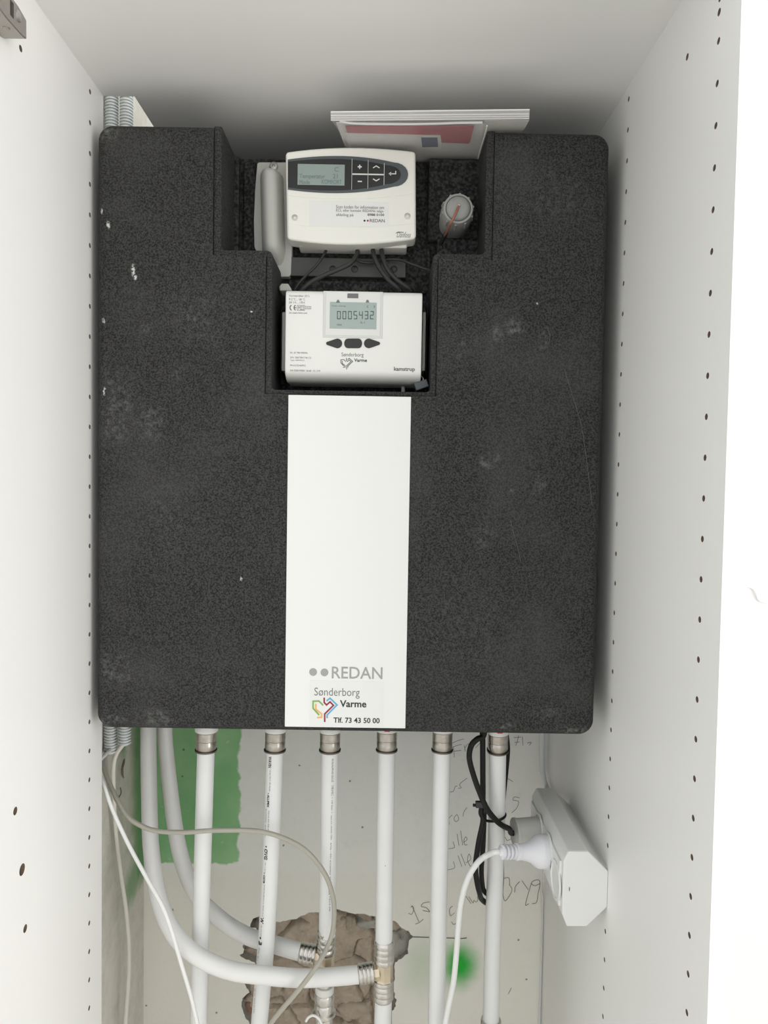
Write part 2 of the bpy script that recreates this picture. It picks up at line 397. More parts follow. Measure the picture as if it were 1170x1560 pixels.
# ------------------------------------------------------------------ the room
b = MB().box(-.62, 2.4, BACK_Y, BACK_Y+.16, 0, 2.6)
wall_back = b.build('wall_back', 'plaster', smooth=0)
hole_px = [(381, 1412), (385, 1400), (395, 1396), (405, 1403), (422, 1404), (435, 1403), (452, 1400), (471, 1390), (486, 1390), (513, 1385), (524, 1388), (534, 1391), (544, 1392), (560, 1394),
           (571, 1396), (601, 1403), (612, 1414), (622, 1418), (629, 1426), (623, 1433), (622, 1453), (611, 1461), (602, 1466), (601, 1484), (600, 1504), (601, 1520), (604, 1522), (603, 1533), (597, 1540),
           (596, 1580), (590, 1640), (470, 1655), (395, 1640), (384, 1590), (380, 1558), (374, 1551), (371, 1543), (368, 1530), (369, 1521), (380, 1512), (374, 1501), (368, 1493), (380, 1490), (392, 1478), (388, 1466), (375, 1462),
           (365, 1455), (371, 1450), (370, 1440), (380, 1436), (392, 1424), (390, 1414)]
hp = []
for i, (x, y) in enumerate(hole_px):
    x2, y2 = hole_px[(i+1) % len(hole_px)]
    for t in (0, .33, .66):
        hp.append((x+(x2-x)*t+(random.uniform(-1.3, 1.3) if t else 0), y+(y2-y)*t+(random.uniform(-1.3, 1.3) if t else 0)))
cut(wall_back, MB().prism(xz(hp, BACK_Y), BACK_Y-.02, BACK_Y+.05), 'mortar')
tag(wall_back, 'patchy grey plaster wall with green paint patch and broken hole behind the pipes', 'wall', kind='structure')
# rough masonry at the bottom of the broken hole
mb = MB(); nx, nz = 180, 180
crk = [xz(q, BACK_Y) for q in ([(517, 1497), (530, 1507), (544, 1518), (551, 1531), (553, 1538)], [(425, 1502), (432, 1512), (428, 1522)], [(466, 1503), (473, 1520), (478, 1538)], [(566, 1400), (569, 1440), (568, 1480), (564, 1520), (568, 1570)], [(500, 1560), (530, 1548), (556, 1541), (566, 1536)], [(443, 1419), (456, 1412), (468, 1418)], [(520, 1408), (540, 1412), (560, 1418)], [(405, 1535), (425, 1530), (440, 1545), (455, 1570)])]
def crack_at(x, z):
    best = 1
    for q in crk:
        for (ax_, az_), (bx_, bz_) in zip(q, q[1:]):
            dx, dz = bx_-ax_, bz_-az_; t = max(0, min(1, ((x-ax_)*dx+(z-az_)*dz)/(dx*dx+dz*dz)))
            best = min(best, math.hypot(x-ax_-t*dx, z-az_-t*dz))
    return max(0, 1-best/.0024)
a0 = P(352, 1375, BACK_Y); a1 = P(645, 1670, BACK_Y); gv = []
for j in range(nz+1):
    for i in range(nx+1):
        x = a0.x+(a1.x-a0.x)*i/nx; z = a0.z+(a1.z-a0.z)*j/nz
        q = V((x, 0, z)); h = noise.fractal(q*26, 1, 2, 5)*.007
        d, pts_ = noise.voronoi(V((x*10+.4+noise.noise(q*20)*.25, 3.1, z*15+.2+noise.noise(q*17+V((5,0,0)))*.25)))
        h += noise.cell(pts_[0]*7.3)*.006-.006*max(0, .05-(d[1]-d[0]))/.05+noise.fractal(q*75, 1, 2, 4)*.0022-.007*crack_at(x+noise.noise(q*120)*.0015, z+noise.noise(q*120+V((9, 0, 0)))*.0015)
        gv.append((x, BACK_Y+.019-h, z))
mb.add(gv, [(j*(nx+1)+i, j*(nx+1)+i+1, (j+1)*(nx+1)+i+1, (j+1)*(nx+1)+i) for j in range(nz) for i in range(nx)])
o = mb.build('exposed_masonry', 'rubble', wall_back, smooth=60)
def rock(name, m, x, y, Y, rx, rz, ry, seed, parent):
    c = P(x, y, Y); bm = bmesh.new(); bmesh.ops.create_icosphere(bm, subdivisions=3, radius=1)
    for v in bm.verts:
        n_ = noise.fractal(v.co*1.6+V((seed, 0, 0)), 1, 2, 4); k = 1+.35*n_
        v.co = V((max(-.8, min(.8, v.co.x))*k*rx+c.x, max(-.8, min(.8, v.co.y))*k*ry+c.y, max(-.8, min(.8, v.co.z))*k*rz+c.z))
    me = bpy.data.meshes.new(name); bm.to_mesh(me); bm.free(); me.materials.append(MT[m])
    for f in me.polygons: f.use_smooth = True
    o = bpy.data.objects.new(name, me); col.objects.link(o); o.parent = parent; return o
rock('stone', 'tan_stone', 534, 1402, BACK_Y+.022, .009, .012, .012, 1, wall_back)
rock('stone', 'mortar', 606, 1437, BACK_Y+.024, .024, .032, .016, 5, wall_back)
rock('stone', 'mortar', 560, 1402, BACK_Y+.026, .022, .009, .014, 9, wall_back)
rock('stone', 'red_stone', 377, 1535, BACK_Y+.022, .010, .015, .010, 12, wall_back)
rock('stone', 'mortar', 376, 1449, BACK_Y+.026, .010, .012, .010, 15, wall_back)
rock('stone', 'rubble', 436, 1545, BACK_Y+.022, .012, .010, .012, 21, wall_back)
rock('stone', 'rubble', 540, 1535, BACK_Y+.026, .030, .016, .012, 25, wall_back)
# cracks and writing on the plaster
def strokes(name, lst, m, wd, org, s, Y=BACK_Y-.0004):
    mb = MB()
    for st in lst:
        pts = [P(org[0]+x/s, org[1]+y/s, Y) for x, y in st]
        if len(pts) > 2: pts = crom(pts, 4)
        mb.ribbon(pts, wd, (0, -1, 0))
    return mb.build(name, m, wall_back, smooth=0, fix=False)
A = (620, 1090); B = (620, 1300)
strokes('handwriting', [[(310, 190), (350, 172), (392, 160)], [(316, 215), (322, 250), (325, 287)], [(312, 218), (345, 205), (375, 200)], [(322, 245), (372, 240)], [(392, 203), (400, 246)], [(398, 222), (415, 198), (445, 188)], [(470, 222), (500, 190)]], 'pencil', 0.00079, A, 4.5)
strokes('handwriting', [[(765, 138), (758, 172), (745, 207)], [(732, 152), (782, 148)], [(738, 186), (772, 180)], [(790, 143), (793, 175), (796, 205)], [(824, 190), (852, 184), (838, 206)]], 'pencil', 0.00079, A, 4.5)
strokes('handwriting', [[(290, 525), (318, 520), (330, 490), (345, 482)], [(352, 500), (372, 495), (362, 470), (412, 430)], [(678, 428), (700, 438), (727, 455)]], 'pencil', 0.00086, A, 4.5)
strokes('handwriting', [[(283, 690), (290, 746)], [(284, 712), (300, 690), (312, 684)], [(340, 680), (322, 705), (335, 728), (355, 712), (345, 682), (338, 680)], [(384, 692), (390, 662), (412, 630)]], 'pencil', 0.00086, A, 4.5)
strokes('handwriting', [[(772, 565), (737, 558), (728, 580), (765, 590), (752, 635), (718, 668)]], 'pencil', 0.00086, A, 4.5)
strokes('handwriting', [[(315, 865), (325, 905), (275, 916)], [(343, 812), (356, 892)], [(368, 790), (382, 890)], [(388, 872), (412, 850), (402, 832), (390, 860), (398, 888), (414, 884)]], 'pencil', 0.00086, A, 4.5)
strokes('handwriting', [[(318, 1000), (326, 1044), (275, 1060)], [(350, 960), (376, 1036)], [(370, 948), (402, 1030)], [(405, 1010), (438, 985), (425, 950), (415, 990), (432, 1030), (456, 1032)]], 'pencil', 0.00086, A, 4.5)
strokes('handwriting', [[(672, 832), (690, 858), (732, 828), (718, 806)]], 'pencil', 0.00086, A, 4.5)
strokes('handwriting', [[(10, 410), (32, 418), (46, 385), (36, 360), (26, 372)], [(36, 362), (60, 420), (82, 470)], [(58, 486), (85, 474), (112, 452)], [(155, 333), (112, 342), (98, 365), (130, 372), (156, 398)], [(108, 392), (156, 402)]], 'pencil', 0.00094, B, 4.5)
strokes('handwriting', [[(312, 362), (292, 385), (298, 428), (326, 408)], [(345, 370), (352, 362)], [(305, 468), (320, 488), (342, 474)], [(403, 294), (440, 346)], [(424, 296), (452, 340), (458, 322)], [(458, 322), (475, 334), (486, 318), (482, 298)]], 'pencil', 0.00086, B, 4.5)
strokes('handwriting', [[(664, 172), (698, 168), (704, 215)], [(700, 212), (720, 248), (700, 295), (672, 326), (658, 280), (662, 200)], [(738, 268), (744, 228), (772, 194)], [(788, 188), (832, 250)], [(852, 205), (838, 255), (822, 310), (813, 356), (836, 345)], [(915, 205), (880, 222), (853, 208), (870, 188), (905, 184), (912, 215), (900, 270), (888, 336), (858, 346)]], 'pencil', 0.00101, B, 4.5)
strokes('handwriting', [[(695, 965), (705, 945), (715, 922)]], 'pencil', .001, B, 4.5)
strokes('crack', [[(35, 573), (90, 575), (152, 577)], [(258, 580), (330, 582), (372, 584), (410, 580)]], 'crack', .0013, B, 4.5)
# curling torn edge of the wall covering out beside the cabinet
mb = MB()
mb.tube(crom(pp([(1133, 893, BACK_Y-.001), (1145, 895, BACK_Y-.002), (1153, 903, BACK_Y-.004), (1157, 914, BACK_Y-.003), (1170, 918, BACK_Y-.001), (1190, 921, BACK_Y-.001)]), 5), .0016, 8)
mb.build('torn_wall_covering_edge', 'edge', wall_back)
mb = MB().box(xpx(1131, y=890), xpx(1320, y=890), BACK_Y-.0012, BACK_Y, zpx(890, x=1150), 2.6)
mb.build('wall_covering', mat('white_wall_covering', (.76, .758, .75), .7), wall_back, smooth=0)
mb = MB().box(xpx(1100, y=1200)-.06, xpx(1320, y=890), BACK_Y-.0006, BACK_Y, 0, zpx(890, x=1150))
mb.build('wall_covering', mat('off_white_wall_covering', (.73, .72, .725), .7), wall_back, smooth=0)

o = MB().box(-.62, LWX, .543, BACK_Y+.01, 0, 2.6).build('wall_left', 'plaster_side', smooth=0)
tag(o, 'rough beige plaster side wall smeared with green paint beyond the cabinet panel', 'wall', kind='structure'); wall_left = o
rk = PX(187, 1170, LWX)
mb = MB()
mb.tube(crom([V((LWX+.0006, PX(x, y, LWX).y, PX(x, y, LWX).z)) for x, y in ((189, 1156), (187, 1163), (185, 1172), (186, 1181), (188, 1185))], 4), [.0006, .001, .0014, .0018, .002, .0019, .0021, .0019, .0022, .002, .0021, .0018, .0015, .0012, .001, .0008, .0006], 6)
mb.build('plaster_chip', 'chip_brown', wall_left)
mb = MB()
mb.tube(crom([V((LWX+.0004, PX(x, y, LWX).y, PX(x, y, LWX).z)) for x, y in ((183, 1200), (184, 1208), (180, 1216))], 4), .0007, 6)
mb.build('plaster_chip', 'chip_brown', wall_left)
o = MB().box(-2.4, 2.4, -3, BACK_Y, -.05, 0).build('floor', 'floor', smooth=0)
tag(o, 'pale wooden floor below the cabinet', 'floor', kind='structure')

# ------------------------------------------------------------------ the cabinet
XL, XR, ZC = -.31324, .25420, CZ+.42289
Y0 = .543
cab = thing('wardrobe_cabinet', 'white melamine cabinet with rows of shelf peg holes', 'cabinet', (0, Y0, 0))
sp_l = MB().box(XL-.016, XL, Y0, .8285, 0, ZC+.016).build('side_panel', 'melamine', cab, smooth=0)
sp_r = MB().box(XR, XR+.016, Y0, BACK_Y, 0, ZC+.016).build('side_panel', 'melamine', cab, smooth=0)
def pegs(side, Yc, z0, n, first=0):
    for i in range(first, n):
        z = z0-.032*i
        if z > .1: side.append((Yc, z, .0026))
hl, hr = [], []
pegs(hl, .79238, CZ+.40817, 60); pegs(hl, .578, CZ+.3448, 60, 1)
pegs(hr, .78855, CZ+.40904, 60); pegs(hr, .57789, CZ+.34479, 60, -1)
for x, y, r in ((31.5, 74, .0028), (23.3, 1235.5, .0036), (33.7, 1324.8, .0052), (38.4, 1414.6, .0036)):
    p = PX(x, y, XL); hl.append((p.y, p.z, r))
p = PX(1047, 86.7, XR); hr.append((p.y, p.z, .0028)); p = PX(1095.6, 18.5, XR); hr.append((p.y, p.z, .0028))
for o, hs, X, d in ((sp_l, hl, XL, -1), (sp_r, hr, XR, 1)):
    mb = MB()
    for y, z, r in hs: mb.lathe((X-d*.002, y, z), (d, 0, 0), [(r, 0), (r, .0115)], 14)
    cut(o, mb, 'chip')
nt0 = PZ(205, 147, ZC); nt1 = PZ(235, 192, ZC)
o = MB().prism([(XL, Y0), (XR, Y0), (XR, BACK_Y), (nt0.x, BACK_Y), (nt0.x, nt0.y), (XL, nt0.y)], ZC, ZC+.016, 'Z').build('top_panel', 'melamine', cab, smooth=0)
MB().box(XR, XR+.016, Y0-.0008, Y0, 0, ZC+.016).build('edge_band', 'edge', cab, smooth=0)
MB().box(XL-.016, XL, Y0-.0008, Y0, 0, ZC+.016).build('edge_band', 'edge', cab, smooth=0)
MB().box(XL-.016, XR+.016, Y0-.0008, Y0, ZC, ZC+.016).build('edge_band', 'edge', cab, smooth=0)
# hinge arm
hx = XL+.0186; hy = .615; hz0 = PX(43.5, 66, hx).z; hz1 = PX(44.5, 36, hx).z
mb = MB().prism([(hy, hz0+.0015), (hy, hz1), (hy-.014, hz1+.003), (hy-.05, hz1+.003), (hy-.09, hz1+.001), (hy-.09, hz0+.001), (hy-.03, hz0-.0015), (hy-.006, hz0)], XL, hx, 'X')
hinge = mb.build('hinge', 'nickel', cab, bevel=.0009, seg=2)
zc = (hz0+hz1)/2
cut(hinge, MB().box(hx-.012, hx+.002, hy-.027, hy-.021, zc-.004, zc+.008), 'nickel')
def hdisc(yy, zz, r, m, name):
    MB().lathe((hx-.0005, yy, zz), (1, 0, 0), [(r, 0), (r, .0012), (r*.7, .0018)], 14).build(name, m, hinge)
zc = (hz0+hz1)/2
hdisc(hy-.014, zc+.003, .0042, 'screw', 'screw'); hdisc(hy-.046, zc+.003, .0042, 'screw', 'screw')
MB().box(XL, XL+.003, hy-.07, hy-.045, hz0-.022, hz0+.002).build('mounting_plate', 'nickel', hinge, bevel=.001)
MB().lathe((XL+.0025, hy-.055, hz0-.012), (1, 0, 0), [(.0055, 0), (.0055, .002), (.003, .003)], 16).build('screw', 'steel_dark', hinge)
mb = MB()
for dy in (-.018, -.034):
    mb.lathe((XL+.011, hy+dy, hz0-.0008), (0, 0, -1), [(.0028, -.001), (.0028, .0004), (.0018, .0007)], 14)
mb.build('rivet', 'nickel', hinge)

# ------------------------------------------------------------------ heating unit case
zB, zT = CZ-.2703, CZ+.3745
xL, xR = -.3052, .2365
unit = thing('heating_unit', 'large dark grey foam-cased heating unit with stepped recess and white front plate', 'heating unit', ((xL+xR)/2, .93, zB))
N0 = [(324, 195), (325, 389), (402, 389), (406, 601), (661, 603), (672, 395), (751, 395), (754, 203)]
N1 = [(337, 195), (336, 379), (409, 379), (418, 594), (653, 596), (663, 386), (739, 386), (742, 203)]
def tidy(N, Y):
    q = xz(N, Y); xs = [(q[0][0]+q[1][0])/2, (q[2][0]+q[3][0])/2, (q[4][0]+q[5][0])/2, (q[6][0]+q[7][0])/2]
    zz = [(q[1][1]+q[2][1])/2, (q[3][1]+q[4][1])/2, (q[5][1]+q[6][1])/2]; zs = (zz[0]+zz[2])/2
    return [(xs[0], zT), (xs[0], zs), (xs[1], zs), (xs[1], zz[1]), (xs[2], zz[1]), (xs[2], zs), (xs[3], zs), (xs[3], zT)]
n0 = tidy(N0, CASE_Y); n1 = tidy(N1, CASE_Y)
def rrect(x0, x1, z0, z1, r, seg=6):
    return fillet([(x0, z0), (x1, z0), (x1, z1), (x0, z1)], r, seg)
RC = .016
o0 = fillet([(xL, zT), (xL, zB), (xR, zB), (xR, zT)], RC, 6)      # corner arcs in order TL, BL, BR, TR
poly = n0+list(reversed(o0))                                       # notch left->right, then TR, BR, BL, TL
mb = MB().prism(poly, CASE_Y, FLOOR_Y)
me = bpy.data.meshes.new('front_shell'); me.from_pydata([tuple(v-unit.location) for v in mb.v], [], mb.f)
bm = bmesh.new(); bm.from_mesh(me); bmesh.ops.recalc_face_normals(bm, faces=bm.faces)
eds = []; lx = unit.location.x; lz = unit.location.z; ly = unit.location.y
nn = [(round(a-lx, 5), round(c-lz, 5)) for a, c in n0]
for e in bm.edges:
    if all(abs(v.co.y-(CASE_Y-ly)) < 1e-5 for v in e.verts):
        ks = [(round(v.co.x, 5), round(v.co.z, 5)) in nn for v in e.verts]
        if not all(ks): eds.append(e)
bmesh.ops.bevel(bm, geom=eds, offset=.009, segments=5, profile=.5, affect='EDGES', clamp_overlap=True)
bm.to_mesh(me); bm.free(); me.materials.append(MT['foam'])
for f in me.polygons: f.use_smooth = True
me.set_sharp_from_angle(angle=math.radians(40))
fs = bpy.data.objects.new('front_shell', me); col.objects.link(fs); fs.parent = unit
# recessed lip round the stepped recess
rad = [0, .004, .006, .005, .005, .006, .004, 0]
rim = fillet(n1, rad, 4)
rp = [(a, c) for a, c in n0]+list(reversed(rim))
MB().prism(rp, CASE_Y+.0028, FLOOR_Y).build('recess_lip', 'foam', unit, smooth=40, bevel=.0012, seg=2)
rs_ = MB().prism(rrect(xL+.001, xR-.001, zB+.001, zT, RC), FLOOR_Y+.0008, BACK_Y-.001)  .build('rear_shell', 'foam_black', unit, smooth=40)
# moulded relief on the recess floor
def fbox(name, x0, x1, y0, y1, Ya, Yb, m='foam_black', bev=.002, par=None):
    a = P(x0, y1, Yb); c = P(x1, y0, Yb)
    return MB().box(a.x, c.x, Ya, Yb, a.z, min(c.z, zT-.0008)).build(name, m, par or unit, bevel=bev)
fbox('moulded_rib', 354, 367, 244, 400, FLOOR_Y-.010, FLOOR_Y+.001)
fbox('moulded_rib', 371, 392, 249, 400, FLOOR_Y-.004, FLOOR_Y+.001)
rb = fbox('moulded_block', 650, 739, 244, 372, FLOOR_Y-.013, FLOOR_Y+.001, bev=.003)
fbox('moulded_block', 664, 741, 372, 398, FLOOR_Y-.02, FLOOR_Y+.001, bev=.003)
fbox('moulded_rib', 646, 656, 384, 600, FLOOR_Y-.006, FLOOR_Y+.001)
fbox('moulded_rib', 440, 655, 432, 446, FLOOR_Y-.006, FLOOR_Y+.001)
brk = fbox('bracket_plate', 440, 618, 399, 424, FLOOR_Y-.010, FLOOR_Y+.001, 'dark_metal', .0008)
for x in (507, 540, 600):
    c = P(x, 410, FLOOR_Y-.010)
    MB().lathe((c.x, c.y+.0005, c.z), (0, -1, 0), [(.004, 0), (.004, .0012), (.0025, .002)], 14).build('bolt', 'black', brk)
for pts in ([(860, 562), (868, 590), (876, 615), (886, 650), (892, 690), (896, 720), (902, 770)], [(778, 793), (784, 818), (790, 840), (793, 855)], [(833, 498), (838, 512), (836, 524)]):
    MB().ribbon(crom([P(x, y, CASE_Y-.0003) for x, y in pts], 3), .0004, (0, -1, 0)).build('scratch', mat('scuffed_foam', (.11, .11, .108), .8), unit, smooth=0, fix=False)
# white front plate with its printing
PY = CASE_Y-.0016
fp = xz([(439, 602), (627, 604), (617, 1110), (434, 1107)], PY)
x0 = (fp[0][0]+fp[3][0])/2; x1 = (fp[1][0]+fp[2][0])/2; z1 = (fp[0][1]+fp[1][1])/2; z0 = (fp[2][1]+fp[3][1])/2
plate = MB().box(x0, x1, PY, CASE_Y+.004, z0, z1).build('front_plate', 'white_plate', unit, bevel=.0005, seg=2)
plate['label'] = 'smooth white plate with grey dots and lettering'
TY = PY-.0002
for x, y in ((477, 1023.8), (494.3, 1024.4)): MB().prism(disc(x, y, 6, TY), TY, PY+.0001).build('logo_dot', 'ink_pale', plate)
text('REDAN', 505.5, 582.7, 1016, 1034, TY, 'ink_pale', plate, bold=.008)
fbox('sticker', 471, 585, 1038, 1106, PY-.0003, PY+.0001, 'sticker', 0, plate)
TY = PY-.0005
text('Sønderborg', 478.9, 547.9, 1048, 1064, TY, 'ink_grey', plate, bold=-.006)
text('Varme', 517.8, 558.2, 1066.9, 1077.6, TY, 'ink', plate, bold=.022)
text('Tlf. 73 43 50 00', 508, 578.4, 1093.4, 1101.6, TY, 'ink', plate, bold=.02)
def heart(parent, Y, f, wd, mono=None):
    L = [('ink_green', [(385, 503), (350, 468), (303, 470), (303, 527), (352, 582)]),
         ('ink_orange', [(325, 490), (325, 535), (372, 572), (372, 600), (335, 602)]),
         ('ink_wine', [(393, 440), (393, 480), (412, 500), (440, 475), (468, 503), (397, 573), (397, 638)]),
         ('ink_blue', [(412, 467), (440, 445), (497, 500), (417, 580), (417, 607)])]
    for m, pts in L:
        MB().ribbon([P(*f(x, y), Y) for x, y in pts], wd, (0, -1, 0)).build('logo_line', mono or m, parent, smooth=0, fix=False)
heart(plate, TY, lambda x, y: (420+x/5.318, 980+y/5.318), .0017)

# ------------------------------------------------------------------ controller
KY = .8255
ctrl = thing('heating_controller', 'off-white heating controller box with dark oval display and keys', 'controller', P(535, 372, .85))
def C2(x, y): return (320+x/3.25, 150+y/3.25)
def cq(x, y, Y=KY): q = P(*C2(x, y), Y); return V((q.x, q.z))
top = arc3(cq(373, 264), cq(690, 240), cq(1018, 261)); bot = arc3(cq(1020, 694), cq(690, 722), cq(381, 696))
out = fillet([tuple(p) for p in top]+[tuple(p) for p in bot], [0]+[0]*0+[0]*(len(top)+len(bot)-1))
out = [tuple(p) for p in top]+[tuple(p) for p in bot]
rr = [.004 if i in (0, len(top)-1, len(top), len(out)-1) else 0 for i in range(len(out))]
out = fillet(out, rr, 4)
body = MB().prism(out, KY, FLOOR_Y-.016).build('housing', 'ctrl', ctrl, bevel=.0028, seg=4, angle=50)
a = cq(440, 745, .852); c = cq(975, 700, .852)
MB().box(a[0], c[0], .842, FLOOR_Y+.0008, a[1], c[1]+.05).build('wall_base', 'ctrl_base', ctrl, bevel=.002)
def band(name, curve, wd, Y, m, par):
    return MB().ribbon([V((p[0], Y, p[1])) for p in curve], wd, (0, -1, 0)).build(name, m, par, smooth=0, fix=False)
gr = MB()
for cv, r_ in ((arc3(cq(366, 480), cq(690, 498), cq(1030, 471)), .0006), (arc3(cq(366, 621), cq(690, 638), cq(1030, 618)), .00035)):
    gr.tube([V((p[0], KY, p[1])) for p in cv], r_, 8)
cut(body, gr, 'ctrl_base')
def lens(xl, xt, yt, yb, ytl, ybl, Y):
    up = arc3(cq(xl, ytl, Y), cq((xl+xt)/2-20, yt, Y), cq(xt-70, (ytl*.35+yt*.65)+26, Y), 14)
    lo = arc3(cq(xt-70, (ybl*.35+yb*.65)-26, Y), cq((xl+xt)/2-20, yb, Y), cq(xl, ybl, Y), 14)
    ym = (yt+yb)/2
    tip = [cq(xt-70+70*math.sin(t), ym+((ytl*.35+yt*.65)+26-ym)*math.cos(t), Y) for t in [i*math.pi/10 for i in range(1, 10)]]
    return [tuple(p) for p in up+tip+lo]
pan = MB().prism(lens(385, 981, 285, 467, 302, 450, KY-.0009), KY-.0009, KY+.0005).build('display_surround', 'slate', ctrl, smooth=30)
pan2 = MB().prism(lens(386, 945, 300, 454, 313, 440, KY-.0013), KY-.0013, KY-.0006).build('display_panel', 'black', ctrl, smooth=30)
KT = KY-.0016
def cbox(name, x0, x1, y0, y1, Y, m, par, th=.0004):
    a = cq(x0, y1, Y); c = cq(x1, y0, Y); return MB().box(a[0], c[0], Y, Y+th, a[1], c[1]).build(name, m, par, smooth=0)
scr = cbox('display', 433, 667, 328, 427, KT, 'lcd', ctrl)
KU = KT-.0002
def ctext(s, x0, x1, y0, y1, Y, m, par, name='lettering', **k):
    a = C2(x0, y0); c = C2(x1, y1); return text(s, a[0], c[0], a[1], c[1], Y, m, par, name, **k)
ctext('Temperatur', 442, 570, 374, 402, KU, 'lcd_ink2', scr); ctext('21', 608, 632, 374, 396, KU, 'lcd_ink2', scr)
ctext('Mode', 442, 495, 404, 424, KU, 'lcd_ink2', scr); ctext('KOMFORT', 552, 652, 402, 424, KU, 'lcd_ink2', scr); ctext('C', 616, 636, 340, 362, KU, 'lcd_ink2', scr)
for nm, x0, x1, y0, y1 in (('key_divider', 700, 704, 298, 451), ('key_divider', 780, 784, 305, 446), ('key_divider', 860, 864, 320, 428), ('key_divider', 704, 860, 373.5, 377.5)):
    cbox(nm, x0, x1, y0, y1, KT, 'key_line', ctrl, .0003)
cbox('key_mark', 731, 751, 335, 341, KT, 'key_line', ctrl, .0003); cbox('key_mark', 738, 744, 328, 348, KT-.00005, 'key_line', ctrl, .0003)
cbox('key_mark', 731, 752, 408, 413, KT, 'key_line', ctrl, .0003)
band('key_mark', [cq(807, 347), cq(823, 337), cq(839, 347)], .0011, KT, 'key_line', ctrl)
band('key_mark', [cq(807, 401), cq(823, 411), cq(839, 401)], .0011, KT, 'key_line', ctrl)
band('key_mark', [cq(919, 362), cq(919, 376), cq(890, 376)], .0011, KT, 'key_line', ctrl)
MB().prism([tuple(cq(884, 375)), tuple(cq(896, 366)), tuple(cq(896, 385))], KT, KT+.0003).build('key_mark', 'key_line', ctrl, smooth=0)
for x, y in ((420, 590), (977, 583)):
    p = cq(x, y); s_ = MB().lathe((p[0], KY+.0004, p[1]), (0, -1, 0), [(.0034, 0), (.0034, .0008), (.0028, .0011), (.0014, .0011), (.0012, .0003)], 18).build('screw', 'screw', ctrl)
lab = cbox('sticker', 490, 884, 512, 630, KY-.0003, mat('white_paper_sticker', (.85, .85, .845), .5), ctrl, .0004)
KU = KY-.0005
ctext('Scan koden for information om', 624, 862, 530, 546, KU, 'ink_grey', lab); ctext('ECL eller kontakt REDANs salgs-', 624, 862, 549, 566, KU, 'ink_grey', lab)
ctext('afdeling på', 624, 710, 569, 587, KU, 'ink_grey', lab); ctext('8988 0100', 780, 862, 570, 582, KU, 'ink', lab, bold=.012)
ctext('REDAN', 791, 865, 597, 613, KU, 'ink_grey', lab, bold=.01)
for x, m in ((765, 'ink'), (781, 'ink_red')):
    q = C2(x, 605); MB().prism(disc(q[0], q[1], 1.5, KU), KU, KU+.0002).build('logo_dot', m, lab)
ctext('Danfoss', 924, 994, 661, 688, KU, 'ink_grey', ctrl, shear=.4, bold=-.008)
band('logo_line', [cq(920, 668), cq(932, 662), cq(958, 664)], .0007, KU, 'ink_grey', ctrl)

# ------------------------------------------------------------------ heat meter
MY = .802
met = thing('heat_meter', 'light grey heat meter with small display and three dark buttons', 'meter', P(537, 583, .84))
def C3(x, y): return (400+x/4.179, 370+y/4.179)
def mq(x, y, Y=MY): q = P(*C3(x, y), Y); return V((q.x, q.z))
mt0 = mq(137, 297); mt1 = mq(1015, 888); mxl = mt0[0]; mxr = mt1[0]; mzt = mt0[1]; mzb = mt1[1]
mxl = (mq(135, 298)[0]+mq(152, 880)[0])/2; mxr = (mq(1015, 300)[0]+mq(1013, 880)[0])/2
prof = [(MY+.006, mzt), (MY+.052, mzt), (MY+.052, mzb), (MY+.022, mzb)]
prof += [(MY+.022-.022*math.sin(t), mzb+.012-.012*math.cos(t)) for t in [i*math.pi/16 for i in range(1, 9)]]
prof += [(MY+.006-.006*math.sin(t), mzt-.006+.006*math.cos(t)) for t in [math.pi/2-i*math.pi/10 for i in range(0, 5)]]
MB().prism(prof, mxl, mxr, 'X').build('housing', 'meter', met, bevel=.0012, seg=3, angle=60)
MB().box(mxl-.0006, mxr+.0006, MY+.04, FLOOR_Y+.0008, mzb+.006, mzt-.006).build('back_housing', 'black', met, bevel=.002)
for (x0, x1) in ((120, 150), (1014, 1041)):
    a = mq(x0, 815, MY+.022); c = mq(x1, 440, MY+.022)
    MB().box(a[0], c[0], MY+.022, MY+.052, a[1], c[1]).build('side_clip', 'grey_plastic', met, bevel=.001)
for (x0, x1) in ((112, 126), (1038, 1050)):
    a = mq(x0, 830, MY+.03); c = mq(x1, 425, MY+.03)
    MB().box(a[0], c[0], MY+.03, MY+.056, a[1], c[1]).build('clip_frame', 'black', met, bevel=.001)
def mbox(name, x0, x1, y0, y1, Y, m, par, th=.0006, bev=0):
    a = mq(x0, y1, Y); c = mq(x1, y0, Y); return MB().box(a[0], c[0], Y, Y+th, a[1], c[1]).build(name, m, par, smooth=35 if bev else 0, bevel=bev)
mbox('display_frame', 383, 768, 312, 602, MY-.0005, 'meter_frame', met, .001, .0004)
mbox('display_window', 400, 752, 316, 588, MY-.0009, mat('pale_window_plastic', (.73, .74, .72), .25), met, .001, .0003)
dsp = mbox('display', 427, 727, 381, 545, MY-.0012, 'lcd2', met)
mbox('sensor_eye', 540, 610, 323, 351, MY-.0013, 'ink_grey', met)
for x in (481, 668): 
    MB().prism([tuple(mq(x-12, 381)), tuple(mq(x+12, 381)), tuple(mq(x+5, 364)), tuple(mq(x-5, 364))], MY-.0012, MY-.0006).build('display_tab', 'lcd_ink2', met, smooth=0)
